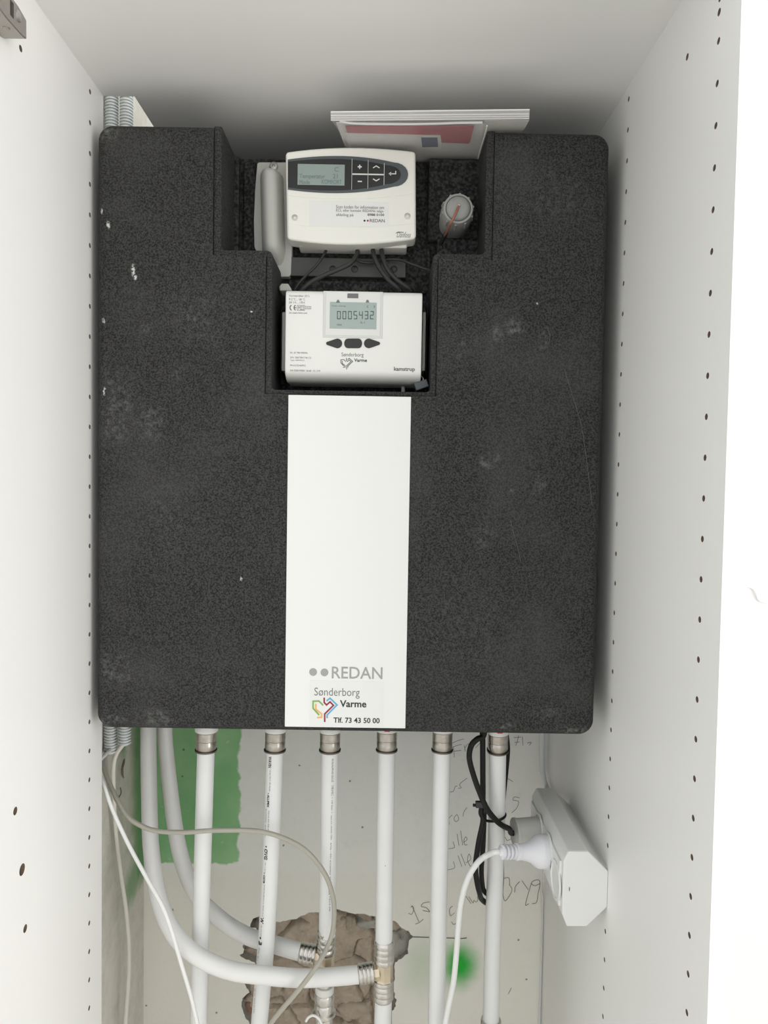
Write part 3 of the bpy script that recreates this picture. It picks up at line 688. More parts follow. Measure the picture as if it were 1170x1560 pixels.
# seven-segment digits
SEG = {'0': 'abcdef', '5': 'afgcd', '4': 'fgbc', '3': 'abgcd', '2': 'abged'}
mb = MB(); MU = MY-.0014
for i, ch in enumerate('0005432'):
    x0 = 474+i*35; x1 = x0+24; y0 = 434; y1 = 486; ym = 460; t = 5
    R_ = {'a': (x0+2, x1-2, y0, y0+t), 'd': (x0+2, x1-2, y1-t, y1), 'g': (x0+2, x1-2, ym-t/2, ym+t/2), 'f': (x0, x0+t, y0+2, ym-1), 'b': (x1-t, x1, y0+2, ym-1), 'e': (x0, x0+t, ym+1, y1-2), 'c': (x1-t, x1, ym+1, y1-2)}
    for sg in SEG[ch]:
        r = R_[sg]; a = mq(r[0], r[3], MU); c = mq(r[1], r[2], MU); mb.box(a[0], c[0], MU, MU+.0002, a[1], c[1])
mb.build('display_digits', 'lcd_ink', dsp, smooth=0)
def mtext(s, x0, x1, y0, y1, m, name='lettering', par=None, Y=MY-.0002, **k):
    a = C3(x0, y0); c = C3(x1, y1); return text(s, a[0], c[0], a[1], c[1], Y, m, par or met, name, **k)
mtext('Heat  energy', 441, 532, 397, 407, 'lcd_ink2', par=dsp, Y=MU); mtext('(  )', 664, 716, 396, 416, 'lcd_ink2', par=dsp, Y=MU)
mtext('MWh', 474, 505, 516, 528, 'lcd_ink2', par=dsp, Y=MU); mtext('0.1', 622, 650, 500, 514, 'lcd_ink2', par=dsp, Y=MU)
# keys
def keyshape(kind, x0, x1, y0, y1):
    ym = (y0+y1)/2; r = (y1-y0)/2
    if kind == 'm': pts = [(x0+r*.75+r*.75*math.cos(t), ym+r*math.sin(t)) for t in [math.pi/2+i*math.pi/8 for i in range(9)]]+[(x1-r*.75+r*.75*math.cos(t), ym+r*math.sin(t)) for t in [-math.pi/2+i*math.pi/8 for i in range(9)]]
    else:
        pts = [(x1-r+r*math.cos(t), ym+r*math.sin(t)) for t in [-math.pi*.55+i*math.pi*1.1/10 for i in range(11)]]+[(x0+10+10*math.cos(t), ym+10*math.sin(t)) for t in [math.pi*.6+i*math.pi*.8/6 for i in range(7)]]
        if kind == 'r': pts = [(x0+x1-x, y) for x, y in pts]
    return [tuple(mq(x, y)) for x, y in pts]
for k, x0, x1 in (('l', 405, 507), ('m', 520, 634), ('r', 646, 748)):
    MB().prism(keyshape(k, x0, x1, 610, 671), MY-.0012, MY+.001).build('button', 'rubber', met, bevel=.0005, seg=2)
mtext('Sønderborg', 502, 643, 699, 731, 'ink_grey'); mtext('Varme', 583, 665, 736, 758, 'ink', bold=.02)
heart(met, MY-.0002, lambda x, y: C3(498+(x-300)*77/200, 733+(y-440)*73/200), .0008, 'ink_grey')
mtext('kamstrup', 836, 970, 790, 823, 'ink_grey', bold=.03)
mtext('Varmemåler (E1)', 167, 298, 331, 347, 'ink_grey'); mtext('θ: 2 °C ... 180 °C', 168, 270, 352, 366, 'ink_grey'); mtext('Δθ: 3 K ... 178 K', 168, 270, 372, 386, 'ink_grey')
mb = MB()
for cx_, in ((190,), (216,)):
    mb.ribbon([V((mq(cx_-17*math.cos(t)*.9, 413+17*math.sin(t))[0], MY-.0002, mq(cx_, 413+17*math.sin(t))[1])) for t in [-1.2+i*.2 for i in range(13)]], .0011, (0, -1, 0))
a = mq(203, 413); c = mq(214, 413); mb.ribbon([V((a[0], MY-.0002, a[1])), V((c[0], MY-.0002, c[1]))], .001, (0, -1, 0))
mb.build('approval_mark', 'ink_grey', met, smooth=0, fix=False)
mb = MB(); q = [mq(220, 398), mq(268, 398), mq(268, 430), mq(220, 430), mq(220, 398)]
mb.ribbon([V((p[0], MY-.0002, p[1])) for p in q], .0004, (0, -1, 0)); mb.build('approval_mark', 'ink_grey', met, smooth=0, fix=False)
mtext('M22', 226, 264, 402, 427, 'ink_grey')
mtext('0200', 272, 310, 402, 411, 'ink_grey'); mtext('0200', 272, 310, 414, 423, 'ink_grey')
mtext('DK-0200-MI004-040', 168, 284, 442, 451, 'ink_grey')
for s_, x1, y in (('Nr. 67 784 900046', 286, 699), ('S/N: 20677841746 C2', 310, 730), ('Type: 403W5CC', 268, 748), ('PN16/25/40/PS1', 274, 780), ('DK-0200-MI004  26-60  10 / 2 M', 366, 813)):
    mtext(s_, 176, x1, y-5, y+6, 'ink_grey')
# seal and little stub under the meter, grey hook at its corner
a = mq(884, 955, .84); c = mq(905, 880, .84); MB().lathe(P(*C3(895, 950), .84), (0, 0, 1), [(.0022, 0), (.0022, .022)], 12).build('cable_stub', 'grey_plastic', met)
p = P(*C3(1010, 906), .815)
mb = MB().box(-.0075, .0075, -.004, .004, -.0045, .0045)
rz = Matrix.Rotation(math.radians(-20), 3, 'Y'); mb.v = [rz @ v+p for v in mb.v]
mb.build('seal', 'slate', met, bevel=.0012); MB().tube(crom([p+V((.001, 0, .003)), p+V((.002, -.002, .007)), p+V((-.001, 0, .011))], 4), .0006, 6).build('seal_wire', 'screw', met)
hk = [tuple(mq(x, y, .83)) for x, y in ((112, 310), (108, 282), (122, 264), (165, 264), (185, 297), (185, 310))]
MB().prism(hk, .826, .850).build('corner_hook', 'grey_plastic', met, bevel=.0012)

# ------------------------------------------------------------------ grey cover, balancing knob
cov = thing('pipe_cover', 'grey plastic cover with long rounded bulge beside the off-white controller', 'cover', P(415, 420, .86))
CY = FLOOR_Y-.0105
def C7(x, y): return (330+x/6.5, 190+y/6.5)
pts = [C7(*q) for q in ((402, 370), (720, 370), (745, 700), (748, 1190), (735, 1505), (590, 1505), (480, 1330), (372, 1230), (366, 950), (378, 650))]
MB().prism(fillet(xz(pts, CY), [.003, .003, 0, 0, .004, .004, .01, .01, .02, .02], 4), CY, FLOOR_Y+.0005).build('base_plate', 'grey_plastic', cov, bevel=.001, seg=2)
mb = MB(); rows = 22; cols = 16; vs = []
ctop = P(*C7(545, 470), CY); cbot = P(*C7(570, 1395), CY)
for j in range(rows+1):
    t = j/rows
    zz = ctop.z+(cbot.z-ctop.z)*t; xx = ctop.x+(cbot.x-ctop.x)*t
    e = min(1, t/.06); e2 = min(1, (1-t)/.16); hgt = .024*(math.sin(min(1, e)*math.pi/2)**.6)*(math.sin(e2*math.pi/2)**.9); wd = .0135*(.55+.45*min(e, e2)**.5)
    for i in range(cols+1):
        u = -1+2*i/cols; prof_ = (1-abs(u)**2.4)
        vs.append((xx+u*wd, CY+.0004-hgt*prof_**.75, zz))
mb.add(vs, [(j*(cols+1)+i, j*(cols+1)+i+1, (j+1)*(cols+1)+i+1, (j+1)*(cols+1)+i) for j in range(rows) for i in range(cols)])
mb.build('bulge', 'grey_plastic', cov, smooth=70)
p = P(*C7(566, 415), CY)
MB().lathe((p.x, CY+.0004, p.z), (0, -1, 0), [(.0052, 0), (.0052, .001), (.004, .0022), (.002, .0026), (.0012, .001)], 18).build('screw', 'screw', cov)

kc = P(698.5, 316, .803)
kn = thing('valve_knob', 'pale grey ribbed valve knob with a copper wire across it', 'knob', (kc.x, FLOOR_Y-.013, kc.z))
MB().lathe((kc.x, .803, kc.z), (0, 1, 0), [(.001, -.0012), (.007, -.0008), (.0112, .0004), (.0128, .0022), (.0132, .006), (.0132, .02)], 36).build('cap', 'knob', kn, smooth=40)
MB().lathe((kc.x, .806, kc.z), (0, 1, 0), [(.0137, .002), (.0137, .0), (.0158, .0002), (.0166, .003), (.0178, .014), (.0180, .026), (.0176, .032)], 36).build('ring', 'knob', kn, smooth=40)
for k in range(10):
    t = 2*math.pi*k/10+.2
    MB().tube([(kc.x+.0164*math.cos(t), .809, kc.z+.0164*math.sin(t)), (kc.x+.0177*math.cos(t), .820, kc.z+.0177*math.sin(t))], .0015, 8).build('grip_rib', 'knob', kn)
MB().lathe((kc.x, .836, kc.z), (0, 1, 0), [(.0172, 0), (.0172, .019)], 32).build('neck', 'knob', kn)
MB().lathe((kc.x, FLOOR_Y-.0145, kc.z), (0, 1, 0), [(.022, 0), (.0235, .0005), (.0235, .0035)], 36).build('socket_ring', 'foam_black', kn)
MB().tube(crom([V((kc.x, .8005, kc.z+.001)), V((kc.x-.003, .7995, kc.z-.007)), V((kc.x-.0075, .8015, kc.z-.016)), V((kc.x-.010, .812, kc.z-.0205)), V((kc.x-.0125, .826, kc.z-.0225))], 5), .0013, 8).build('copper_wire', 'copper', kn)
MB().lathe((kc.x, .8025, kc.z+.001), (0, -1, 0), [(.0022, 0), (.0022, .0015), (.0015, .0022)], 12).build('pin', 'screw', kn)
MB().tube([V((kc.x-.011, .824, kc.z-.021)), V((kc.x-.0155, .842, kc.z-.026))], .0024, 10).build('wire_end', 'black', kn)

# ------------------------------------------------------------------ black leads between controller and meter
leads = [('thick grey-black lead drooping from controller to meter corner', [(605, 52, .845), (600, 75, .842), (560, 130, .835), (480, 170, .833), (390, 208, .832), (310, 250, .834), (250, 300, .836), (235, 330, .845)], .0026),
         ('thin black lead slanting to the hooked corner of the meter', [(405, 45, .85), (390, 75, .848), (345, 140, .845), (290, 195, .845), (235, 255, .845), (205, 300, .845)], .0016),
         ('thin black lead running across to the right side of the recess', [(585, 95, .850), (630, 122, .851), (700, 126, .852), (780, 108, .852), (870, 108, .850), (950, 135, .844), (1075, 180, .845), (1110, 190, .85)], .0016),
         ('black lead dropping behind the meter, next to the thick drooping lead', [(703, 45, .846), (712, 90, .842), (745, 160, .838), (800, 235, .836), (865, 290, .838), (890, 320, .846)], .0027),
         ('black lead dropping behind the meter, under the lead that runs across', [(757, 45, .846), (768, 100, .842), (800, 175, .838), (860, 240, .836), (935, 292, .838), (960, 320, .846)], .0027)]
for lb, pts, r in leads:
    o = MB().tube(crom([P(*C3(x, y), Y) for x, y, Y in pts], 6), r, 10).build('lead', 'cable_grey', smooth=60)
    tag(o, lb, 'cable', 'leads between controller and meter')

# ------------------------------------------------------------------ document bag on top of the unit
zb = zT+.0006
bag = thing('document_bag', 'clear zip bag of papers lying on top of the dark case', 'bag', (PZ(655, 190, zb).x, .84, zT))
def bz(x, y, z=zb): q = PZ(x, y, z); return (q.x, q.y)
fl_, fr_ = bz(503.5, 171.5), bz(807, 168); l2, r2 = bz(504, 183.5), bz(806.5, 182); l3, r3 = bz(519.5, 205), bz(797, 200)
dirb = (V(l3)-V(l2)).normalized(); bl = V(l2)+dirb*.28; dr = (V(r3)-V(r2)).normalized(); br = V(r2)+dr*.28
def sheet(name, c00, c10, c01, c11, z, m, par, n=22, m_=26, wav=.0012, thick=.0003, seed=0, droop=0):
    mb = MB(); vs = []
    for j in range(m_+1):
        for i in range(n+1):
            u, v = i/n, j/m_
            p = (V(c00)*(1-u)+V(c10)*u)*(1-v)+(V(c01)*(1-u)+V(c11)*u)*v
            h = noise.noise(V((p.x*38+seed, p.y*24, seed)))*wav + noise.noise(V((p.x*110+seed, p.y*60, seed)))*wav*.3
            vs.append((p.x, p.y, z+abs(h)))
    mb.add(vs, [(j*(n+1)+i, j*(n+1)+i+1, (j+1)*(n+1)+i+1, (j+1)*(n+1)+i) for j in range(m_) for i in range(n)])
    o = mb.build(name, m, par, smooth=60)
    md = o.modifiers.new('thickness', 'SOLIDIFY'); md.thickness = thick; md.offset = 0
    return o
sheet('lower_film', l2, r2, bl, br, zb+.0004, 'film', bag, wav=.0016)
sheet('upper_film', l2, r2, bl, br, zb+.0085, 'film', bag, wav=.0016, seed=4)
mb = MB(); mb.prism([fl_, fr_, r2, l2], zb, zb+.0016, 'Z'); mb.build('zip_strip', 'film_edge', bag, bevel=.0005, seg=2)
for y_ in (174.5, 178, 181.5):
    a = V((*bz(504, y_+1.5), zb-.0001)); c = V((*bz(806, y_-1), zb-.0001)); MB().tube([a, (a+c)/2, c], .0007, 8).build('zip_rib', 'film_edge', bag)
MB().tube(crom([V((*bz(x, y), zb+.0003)) for x, y in ((517, 184.5), (540, 188.5), (600, 189.5), (660, 189), (700, 187.5), (735, 187))], 5), .0012, 8).build('fold', 'film_edge', bag)
MB().tube(crom([V((*bz(x, y), zb+.0003)) for x, y in ((742, 192), (739, 205), (733, 225), (728, 243), (722, 262))], 5), .0009, 8).build('fold', 'film_edge', bag)
leaf = thing('leaflet', 'red and white leaflet with a small blue square inside the clear bag', 'leaflet', (PZ(620, 210, zb).x, .83, zb+.003))
def lsheet(name, q, z, m): 
    return MB().prism([bz(*a, z) for a in q], z, z+.0006, 'Z').build(name, m, leaf, smooth=0)
lsheet('red_cover', [(526, 193), (722, 192), (716, 217), (531, 207)], zb+.0034, 'leaf_red')
lsheet('red_cover', [(634, 196), (722, 194), (714, 219), (640, 216)], zb+.0040, 'leaf_red')
lsheet('white_page', [(526, 203), (640, 206), (648, 262), (540, 262)], zb+.0030, 'leaf_white')
lsheet('white_page', [(512, 187), (738, 189), (724, 275), (545, 275)], zb+.0058, 'leaf_white')
lsheet('white_page', [(738, 184), (806, 184), (790, 215), (730, 235)], zb+.0052, mat('cream_paper', (.60, .59, .53), .7))
lsheet('card', [(635, 206.5), (671, 206.5), (674, 227), (640, 229)], zb+.0026, 'leaf_white')
lsheet('blue_square', [(641.5, 210), (666.5, 210), (667.5, 224), (643.5, 224.5)], zb+.0022, 'leaf_blue')

# ------------------------------------------------------------------ pipes
def col_(px, py, Y):  return P(px, py, Y)
def pipe(label, axis, low=None, group='straight pipes under the case', stop=None, rad=.0101):
    """axis: [(px, py, Y)...] from the top down; extended up into the case and down to the floor"""
    pts = [P(*a) for a in axis]
    d0 = (pts[0]-pts[1]).normalized(); up = pts[0]+d0*((zB+.003-pts[0].z)/d0.z)
    t = thing('heating_pipe', label, 'pipe', (pts[-1].x, pts[-1].y, 0 if stop is None else pts[-1].z), group)
    path = [up]+pts
    if stop is None:
        d1 = (pts[-1]-pts[-2]).normalized(); d1 = V((d1.x*.4, d1.y*.4, d1.z)).normalized()
        path.append(pts[-1]+d1*(pts[-1].z/-d1.z))
    else: pass
    crv = crom(path[:-1], 6)+[path[-1]] if stop is None else crom(path, 6)
    MB().tube(crv, rad, 24).build('tube', 'pipe', t, smooth=60)
    # press sleeve under the case
    def onax(py):
        zt = P(axis[0][0], py, axis[0][2]).z; k = (up.z-zt)/(up.z-pts[0].z); return up.lerp(pts[0], k)
    a = onax(1113); c = onax(1141); ax = (a-c).normalized(); L = (a-c).length
    MB().lathe(c, ax, [(.0112, 0), (.0118, .0008), (.0118, L*.42), (.0111, L*.46), (.0111, L*.50), (.0119, L*.54), (.0119, L*.96), (.011, L)], 28).build('press_sleeve', 'steel_reflect_tint', t, smooth=40)
    MB().lathe(c, ax, [(.0112, -.0022), (.0128, -.0018), (.0129, -.0002), (.0118, .0004)], 28).build('sleeve_lip', 'steel_dark', t, smooth=40)
    top_ = a+ax*((zB+.0005-a.z)/ax.z); Lc = (top_-a).length
    MB().lathe(a, ax, [(.0114, -.0004), (.0134, .0006), (.0136, .005), (.0125, .007), (.0125, Lc)], 28).build('union_collar', 'collar', t, smooth=40)
    if label.find('plain') >= 0 or label.find('tie') >= 0 or label.find('brass tee and bent') >= 0:
        q = a+ax*.0045; MB().box(q.x-.003, q.x+.003, q.y-.0142, q.y-.0128, q.z-.0012, q.z+.004).build('red_mark', 'red', t, smooth=0)
    t['_'] = 0; del t['_']
    return t, path
p1, a1 = pipe('straight white pipe rising in front of the green painted patch', [(313.5, 1150, .853), (309, 1300, .857), (305, 1450, .86), (302.5, 1560, .862)])
p2, a2 = pipe('leaning white pipe with bold black lettering printed down it', [(418.5, 1150, .853), (413, 1300, .856), (406, 1430, .86), (395, 1560, .862)])
p3, a3 = pipe('white pipe ending in a tee above a steel coupling, inside the broken plaster', [(502.5, 1150, .853), (500.5, 1300, .86), (498.5, 1424, .866)], stop=True)
p4, a4 = pipe('white pipe running down from the front plate into brass tee and bent pipe', [(588.8, 1155, .853), (586.5, 1300, .853), (584.8, 1440, .853)], stop=True)
p5, a5 = pipe('plain white pipe between the brass tee pipe and black cable loop', [(673.3, 1155, .853), (669, 1350, .857), (664.5, 1555, .86)])
p6, a6 = pipe('white pipe with a black cable tie round it, next to the sockets', [(758, 1155, .858), (755.5, 1300, .878), (750, 1450, .885), (748, 1545, .888)])
# lower collar of the last pipe
q = P(748, 1553, .888); MB().lathe(q, (0, 0, -1), [(.0122, 0), (.0128, .002), (.0128, .03)], 24).build('press_sleeve', 'steel', p6, smooth=40)

def ptext(s, t, path, py0, py1, th, h, m='ink', bold=0.0, rad=.0103):
    """lettering wrapped on the pipe, reading downwards"""
    vs, fs = glyphs(s, bold)
    crv = crom(path, 12)
    def at(py):
        for i in range(len(crv)-1):
            Yc = crv[i].y; z = P(400, py, Yc).z
            if crv[i].z >= z >= crv[i+1].z:
                k = (crv[i].z-z)/(crv[i].z-crv[i+1].z); return crv[i].lerp(crv[i+1], k)
        return crv[-1]
    mb = MB(); A_ = at(py0); B_ = at(py1); vv = []
    for u, v in vs:
        c = A_.lerp(B_, u); an = th+(v-.5)*h/rad; vv.append((c.x+rad*math.sin(an), c.y-rad*math.cos(an), c.z))
    mb.add(vv, fs); return mb.build('printing', m, t, smooth=0, fix=False)
for s_, y0, y1, h, bd, dt in (('WAVIN', 1148, 1165, .0042, .03, 0), ('16 bar 70 C  PE-Xb/AL', 1168, 1201, .0016, 0, .1), ('• ALUPEX', 1203, 1225, .0030, .04, -.05), ('20x2.25 PE-HD', 1229, 1265, .0014, 0, .1), ('KOMO  KIWA', 1228, 1270, .0014, 0, -.3),
                         ('• OVG', 1283, 1304, .0048, .04, -.1), ('W 1.413', 1308, 1324, .0013, 0, -.1), ('• CSTB', 1324, 1340, .0028, .04, -.2), ('DVGW DW-8501', 1342, 1362, .0014, 0, -.1), ('AT-15  SITAC 0315', 1362, 1390, .0014, 0, -.1),
                         ('W', 1391, 1401, .0052, .05, -.2), ('1.382  ATG 2279', 1402, 1420, .0014, 0, -.2), ('• B', 1421, 1434, .0056, .05, -.25), ('10 bar  95 C  class 5', 1438, 1470, .0015, 0, -.25), ('PE-Xb 20x2.25 031', 1499, 1536, .0014, 0, -.2)):
    ptext(s_, p2, a2, y0, y1, -.42+dt, h, 'ink' if bd else 'ink_grey', bd)
for s_, y0, y1, h, dt in (('PE-Xb/AL/PE-HD 20x2.25', 1150, 1185, .0022, 0), ('TYPE M 95 C', 1190, 1206, .003, 0), ('• 10 bar •', 1208, 1232, .0018, 0), ('class 2-5 • KIWA • DIN', 1235, 1272, .0016, -.05), ('4726 • 031', 1276, 1300, .0016, -.08), ('KOMO 70', 1303, 1334, .0014, -.1), ('WAVIN', 1336, 1354, .004, -.1), ('16x2 PE', 1358, 1380, .0015, -.1)):
    ptext(s_, p3, a3, y0, y1, .40+dt, h, 'ink_grey')
ptext('.', p4, a4, 1309, 1310.2, .05, .001, 'ink')

def sleeve(t, c, ax, L, r=.0115, name='press_sleeve'):
    ax = V(ax).normalized(); pr = [(r*.92, 0)]
    for k in range(4):
        pr += [(r*1.0, L*(k/4+.02)), (r*1.04, L*(k/4+.10)), (r*1.04, L*(k/4+.16)), (r*.97, L*(k/4+.22))]
    pr += [(r*.92, L)]
    return MB().lathe(c, ax, pr, 28).build(name, 'steel', t, smooth=35)
# tee on the fourth pipe
T4 = P(585, 1478, .853)
tee4 = thing('tee_fitting', 'tinned brass tee joining the front-plate pipe and the curved pipe', 'pipe fitting', T4, 'tee fittings')
up = P(585, 1432, .853); dn = P(584, 1523, .853)
sleeve(tee4, P(585, 1466, .853), (0, 0, 1), (up-P(585, 1466, .853)).length); sleeve(tee4, P(584.3, 1491, .853), (0, 0, -1), (dn-P(584.3, 1491, .853)).length)
mb = MB(); hexr = .0108
zt_, zb_ = P(585, 1466, .853).z, P(585, 1491, .853).z
mb.lathe((T4.x, T4.y, zb_-.001), (0, 0, 1), [(.0108, 0), (.0118, .0015), (.0105, .003), (.0105, zt_-zb_-.002), (.0112, zt_-zb_+.001)], 8); mb.build('tee_body', 'brass', tee4, smooth=20)
bx = V((-1, -.10, -.12)).normalized()
MB().lathe(T4+bx*.006, bx, [(.010, 0), (.0105, .004), (.009, .0075)], 8).build('tee_body', 'brass', tee4, smooth=20)
b4a = T4+bx*.0125
sleeve(tee4, b4a, bx, .0185, .0112)
pl = thing('heating_pipe', 'white pipe dropping out of the bottom of the brass tee', 'pipe', (dn.x, dn.y, 0), 'straight pipes under the case')
MB().tube([P(584.2, 1519, .853), P(583, 1560, .853), V((dn.x-.002, dn.y, 0))], .0101, 24).build('tube', 'pipe', pl, smooth=60)
# tee and coupling under the third pipe
T3 = P(496.5, 1458, .868)
tee3 = thing('tee_fitting', 'tinned brass tee inside the broken plaster, crossed by the beige tube', 'pipe fitting', T3, 'tee fittings')
sleeve(tee3, P(497, 1450, .868), (0, 0, 1), (P(497, 1450, .868)-P(498, 1414, .868)).length)
zt_, zb_ = P(497, 1451, .868).z, P(497, 1473, .868).z
MB().lathe((T3.x, T3.y, zb_), (0, 0, 1), [(.0112, 0), (.0100, .002), (.0100, zt_-zb_-.003), (.0112, zt_-zb_)], 8).build('tee_body', 'brass', tee3, smooth=20)
bx3 = V((-1, .08, .13)).normalized()
MB().lathe(T3+bx3*.005, bx3, [(.0095, 0), (.0100, .004), (.0085, .009)], 8).build('tee_body', 'brass', tee3, smooth=20)
b3a = T3+bx3*.013
sleeve(tee3, b3a, bx3, .0195, .0112)
c0 = P(495, 1471, .868)
val = thing('coupling_valve', 'steel coupling with white ring below the tee in the broken plaster', 'valve', (c0.x, c0.y, 0))
def zz3(py): return c0.z-P(495, py, .868).z
MB().lathe(c0, (0, 0, -1), [(.0095, 0), (.0095, zz3(1503)), (.0110, zz3(1504))], 24).build('stem', 'steel', val, smooth=40)
MB().lathe(c0, (0, 0, -1), [(.0102, zz3(1500)), (.0112, zz3(1501)), (.0112, zz3(1511)), (.0104, zz3(1512))], 24).build('white_ring', 'collar', val, smooth=40)
MB().lathe(c0, (0, 0, -1), [(.0112, zz3(1511.5)), (.0120, zz3(1513)), (.0120, zz3(1525)), (.0113, zz3(1526.5)), (.0120, zz3(1528)), (.0120, zz3(1538)), (.0140, zz3(1540)), (.0140, zz3(1544)), (.012, zz3(1546))], 28).build('coupling', 'steel', val, smooth=40)
MB().lathe(c0, (0, 0, -1), [(.0115, zz3(1546)), (.0100, zz3(1549)), (.0100, zz3(1600)), (.0095, c0.z)], 8).build('lower_stem', 'steel', val, smooth=20)
q = [P(x, y, .855) for x, y in ((466, 1556), (470, 1550), (477, 1547), (485, 1551), (490, 1560), (491, 1572))]
o = MB().tube(crom(q, 5), .0015, 8).build('lever_loop', 'cable_white', val)

# two curved pipes
def curve_pipe(label, pts, end, rad=.0100):
    P0 = P(*pts[0]); up = V((P0.x, P0.y+.002, zB+.003))
    path = [up]+[P(*a) for a in pts]+end
    t = thing('bent_pipe', label, 'pipe', path[-1], 'bent pipes')
    MB().tube(crom(path, 8), rad, 22).build('tube', 'tube', t, smooth=60); return t
curve_pipe('bent white pipe sweeping in front of the straight pipes to the brass tee', [(226, 1115, .935), (227, 1200, .925), (230, 1290, .90), (241, 1365, .868), (264, 1420, .842), (300, 1456, .828), (350, 1478, .8265), (405, 1486, .8275), (455, 1490, .837), (500, 1488.5, .8455)], [b4a+bx*.0165, b4a+bx*.004])
curve_pipe('bent white pipe passing behind the straight pipes to the tee in broken plaster', [(251, 1115, .975), (258, 1190, .965), (272, 1290, .94), (296, 1358, .92), (335, 1400, .905), (375, 1425, .895), (415, 1438, .887)], [b3a+bx3*.0175, b3a+bx3*.004])

# ------------------------------------------------------------------ corrugated conduits and loose cables at the left
def conduit(label, X, Y, ztop, pyb, tilt=0):
    zb_ = PX(170, pyb, X).z if False else P(170, pyb, Y).z
    t = thing('corrugated_conduit', label, 'conduit', (X, Y, zb_), 'corrugated conduits')
    prof_ = []; z = 0; L = ztop-zb_; n = int(L/.0036)
    for k in range(n):
        h = k*.0036; prof_ += [(.0056, h), (.0056, h+.0012), (.0079, h+.0016), (.0080, h+.0024), (.0079, h+.0032)]
    MB().lathe((X, Y, zb_), (0, 0, 1), prof_, 16).build('corrugated_tube', 'conduit', t, smooth=50)
    return t
conduit('pale grey corrugated conduit standing against the rough side wall', -.3352, .915, ZC+.25, 1147)
conduit('pale grey corrugated conduit squeezed beside the dark case', -.3165, .912, ZC+.25, 1134)
def loose(name, label, m, pts, r, floor_end=True, cat='cable'):
    path = [P(*a) if not isinstance(a, V) else a for a in pts]; path = crom(path[:-1], 10)+[path[-1]]
    o = MB().tube(path, r, 10).build(name, m, smooth=60)
    return tag(o, label, cat)
def toflr(px, py, Y): q = P(px, py, Y); return V((q.x, q.y, 0))
loose('loose_cable', 'thin cream cable hanging from the conduit straight down the side wall', 'cable_cream',
      [V((-.3165, .912, P(170, 1130, .912).z)), (174, 1160, .915), (174, 1220, .925), (177, 1270, .935), (184, 1330, .945), (192, 1385, .95), (196.5, 1440, .955), (196, 1490, .955), (191, 1560, .95), toflr(185, 1600, .95)], .0026)
loose('loose_cable', 'thin white cable slanting down across the bent white pipe', 'cable_white',
      [V((-.3325, .910, P(165, 1140, .912).z)), V((-.3320, .86, P(158, 1168, .86).z)), (158, 1196, .84), (172, 1235, .835), (196, 1287, .83), (222, 1335, .82), (247, 1380, .81), (262, 1420, .81), (275, 1465, .813), (290, 1515, .818), (301, 1560, .822), toflr(310, 1620, .825)], .0023)
loose('loose_tube', 'milky beige plastic tube looping across the pipes', 'tube_clear',
      [V((-.3375, .9195, P(165, 1140, .918).z)), V((-.3330, .885, P(160, 1164, .885).z)), (172, 1205, .862), (192, 1241, .848), (215, 1258, .842), (240, 1266, .838), (280, 1268, .832), (330, 1265, .828), (390, 1266, .828), (430, 1276, .832), (466, 1296, .833), (494, 1330, .835), (507, 1366, .838), (509, 1400, .840), (503, 1432, .840), (485, 1468, .824), (455, 1508, .815), (425, 1543, .815), (405, 1570, .82), toflr(380, 1620, .83)], .0028, cat='tube')

# ------------------------------------------------------------------ socket strip on the right panel
Ys = PX(926, 1355, XR).y
strip = thing('socket_strip', 'white surface-mounted socket box with angled edges on cabinet side', 'socket', (XR, Ys, P(895, 1412, Ys).z))
ep = [(858, 1311.6), (866, 1297), (895.7, 1297.5), (926, 1327.6), (926, 1382), (894.6, 1411.7), (864, 1411.7), (857, 1392.5)]
q = xz(ep, Ys); xf = (q[0][0]+q[7][0])/2
zt_ = (q[1][1]+q[2][1])/2; zb_ = (q[5][1]+q[6][1])/2; xa = (q[1][0]+q[6][0])/2; xb = (q[2][0]+q[5][0])/2
poly = [(xf, q[0][1]), (xa, zt_), (xb, zt_), (XR, q[3][1]), (XR, q[4][1]), (xb, zb_), (xa, zb_), (xf, q[7][1])]
Ye = PZ(816, 1200, zt_).y
MB().prism(poly, Ys+.002, Ye).build('housing', 'socket', strip, bevel=.0012, seg=2, angle=30)
MB().prism(poly, Ys, Ys+.0026).build('end_cap', 'socket', strip, bevel=.0012, seg=2, angle=30)
MB().box(XR-.0015, XR, Ys+.004, Ye-.004, q[4][1]-.0008, q[3][1]+.0012).build('back_plate', 'socket', strip, smooth=0)
p = PX(867.5, 1354.5, xa); p = P(867.5, 1354.5, Ys-.0003)
MB().lathe((p.x, Ys+.0004, p.z), (0, -1, 0), [(.0006, 0), (.0006, .0008)], 8).build('cap_mark', 'ink_grey', strip)
MB().box(p.x-.0004, p.x+.0004, Ys-.0003, Ys+.0004, p.z-.0022, p.z+.0022).build('cap_mark', 'ink_grey', strip, smooth=0)
fzt, fzb = q[0][1], q[7][1]; fzm = (fzt+fzb)/2
# raised face frame with two round socket wells
Yp1 = PX(838, 1297, xf).y; Yp2 = PX(824, 1268, xf).y
MB().box(xf-.0022, xf+.002, Ys+.008, Ye-.006, fzb+.004, fzt-.004).build('face_frame', 'socket', strip, bevel=.001)
def well(Yc, zc):
    mb = MB(); mb.lathe((xf-.0015, Yc, zc), (-1, 0, 0), [(.0215, 0), (.0215, .0020), (.0190, .0020), (.0180, -.001)], 32); mb.build('socket_well', 'socket', strip)
zp1 = P(820, 1297, Yp1).z; zp2 = P(805, 1266, Yp2).z
well(Yp1, zp1); well(Yp2, zp2)
# empty well at the near end
well(Ys+.0235, fzm-.004)
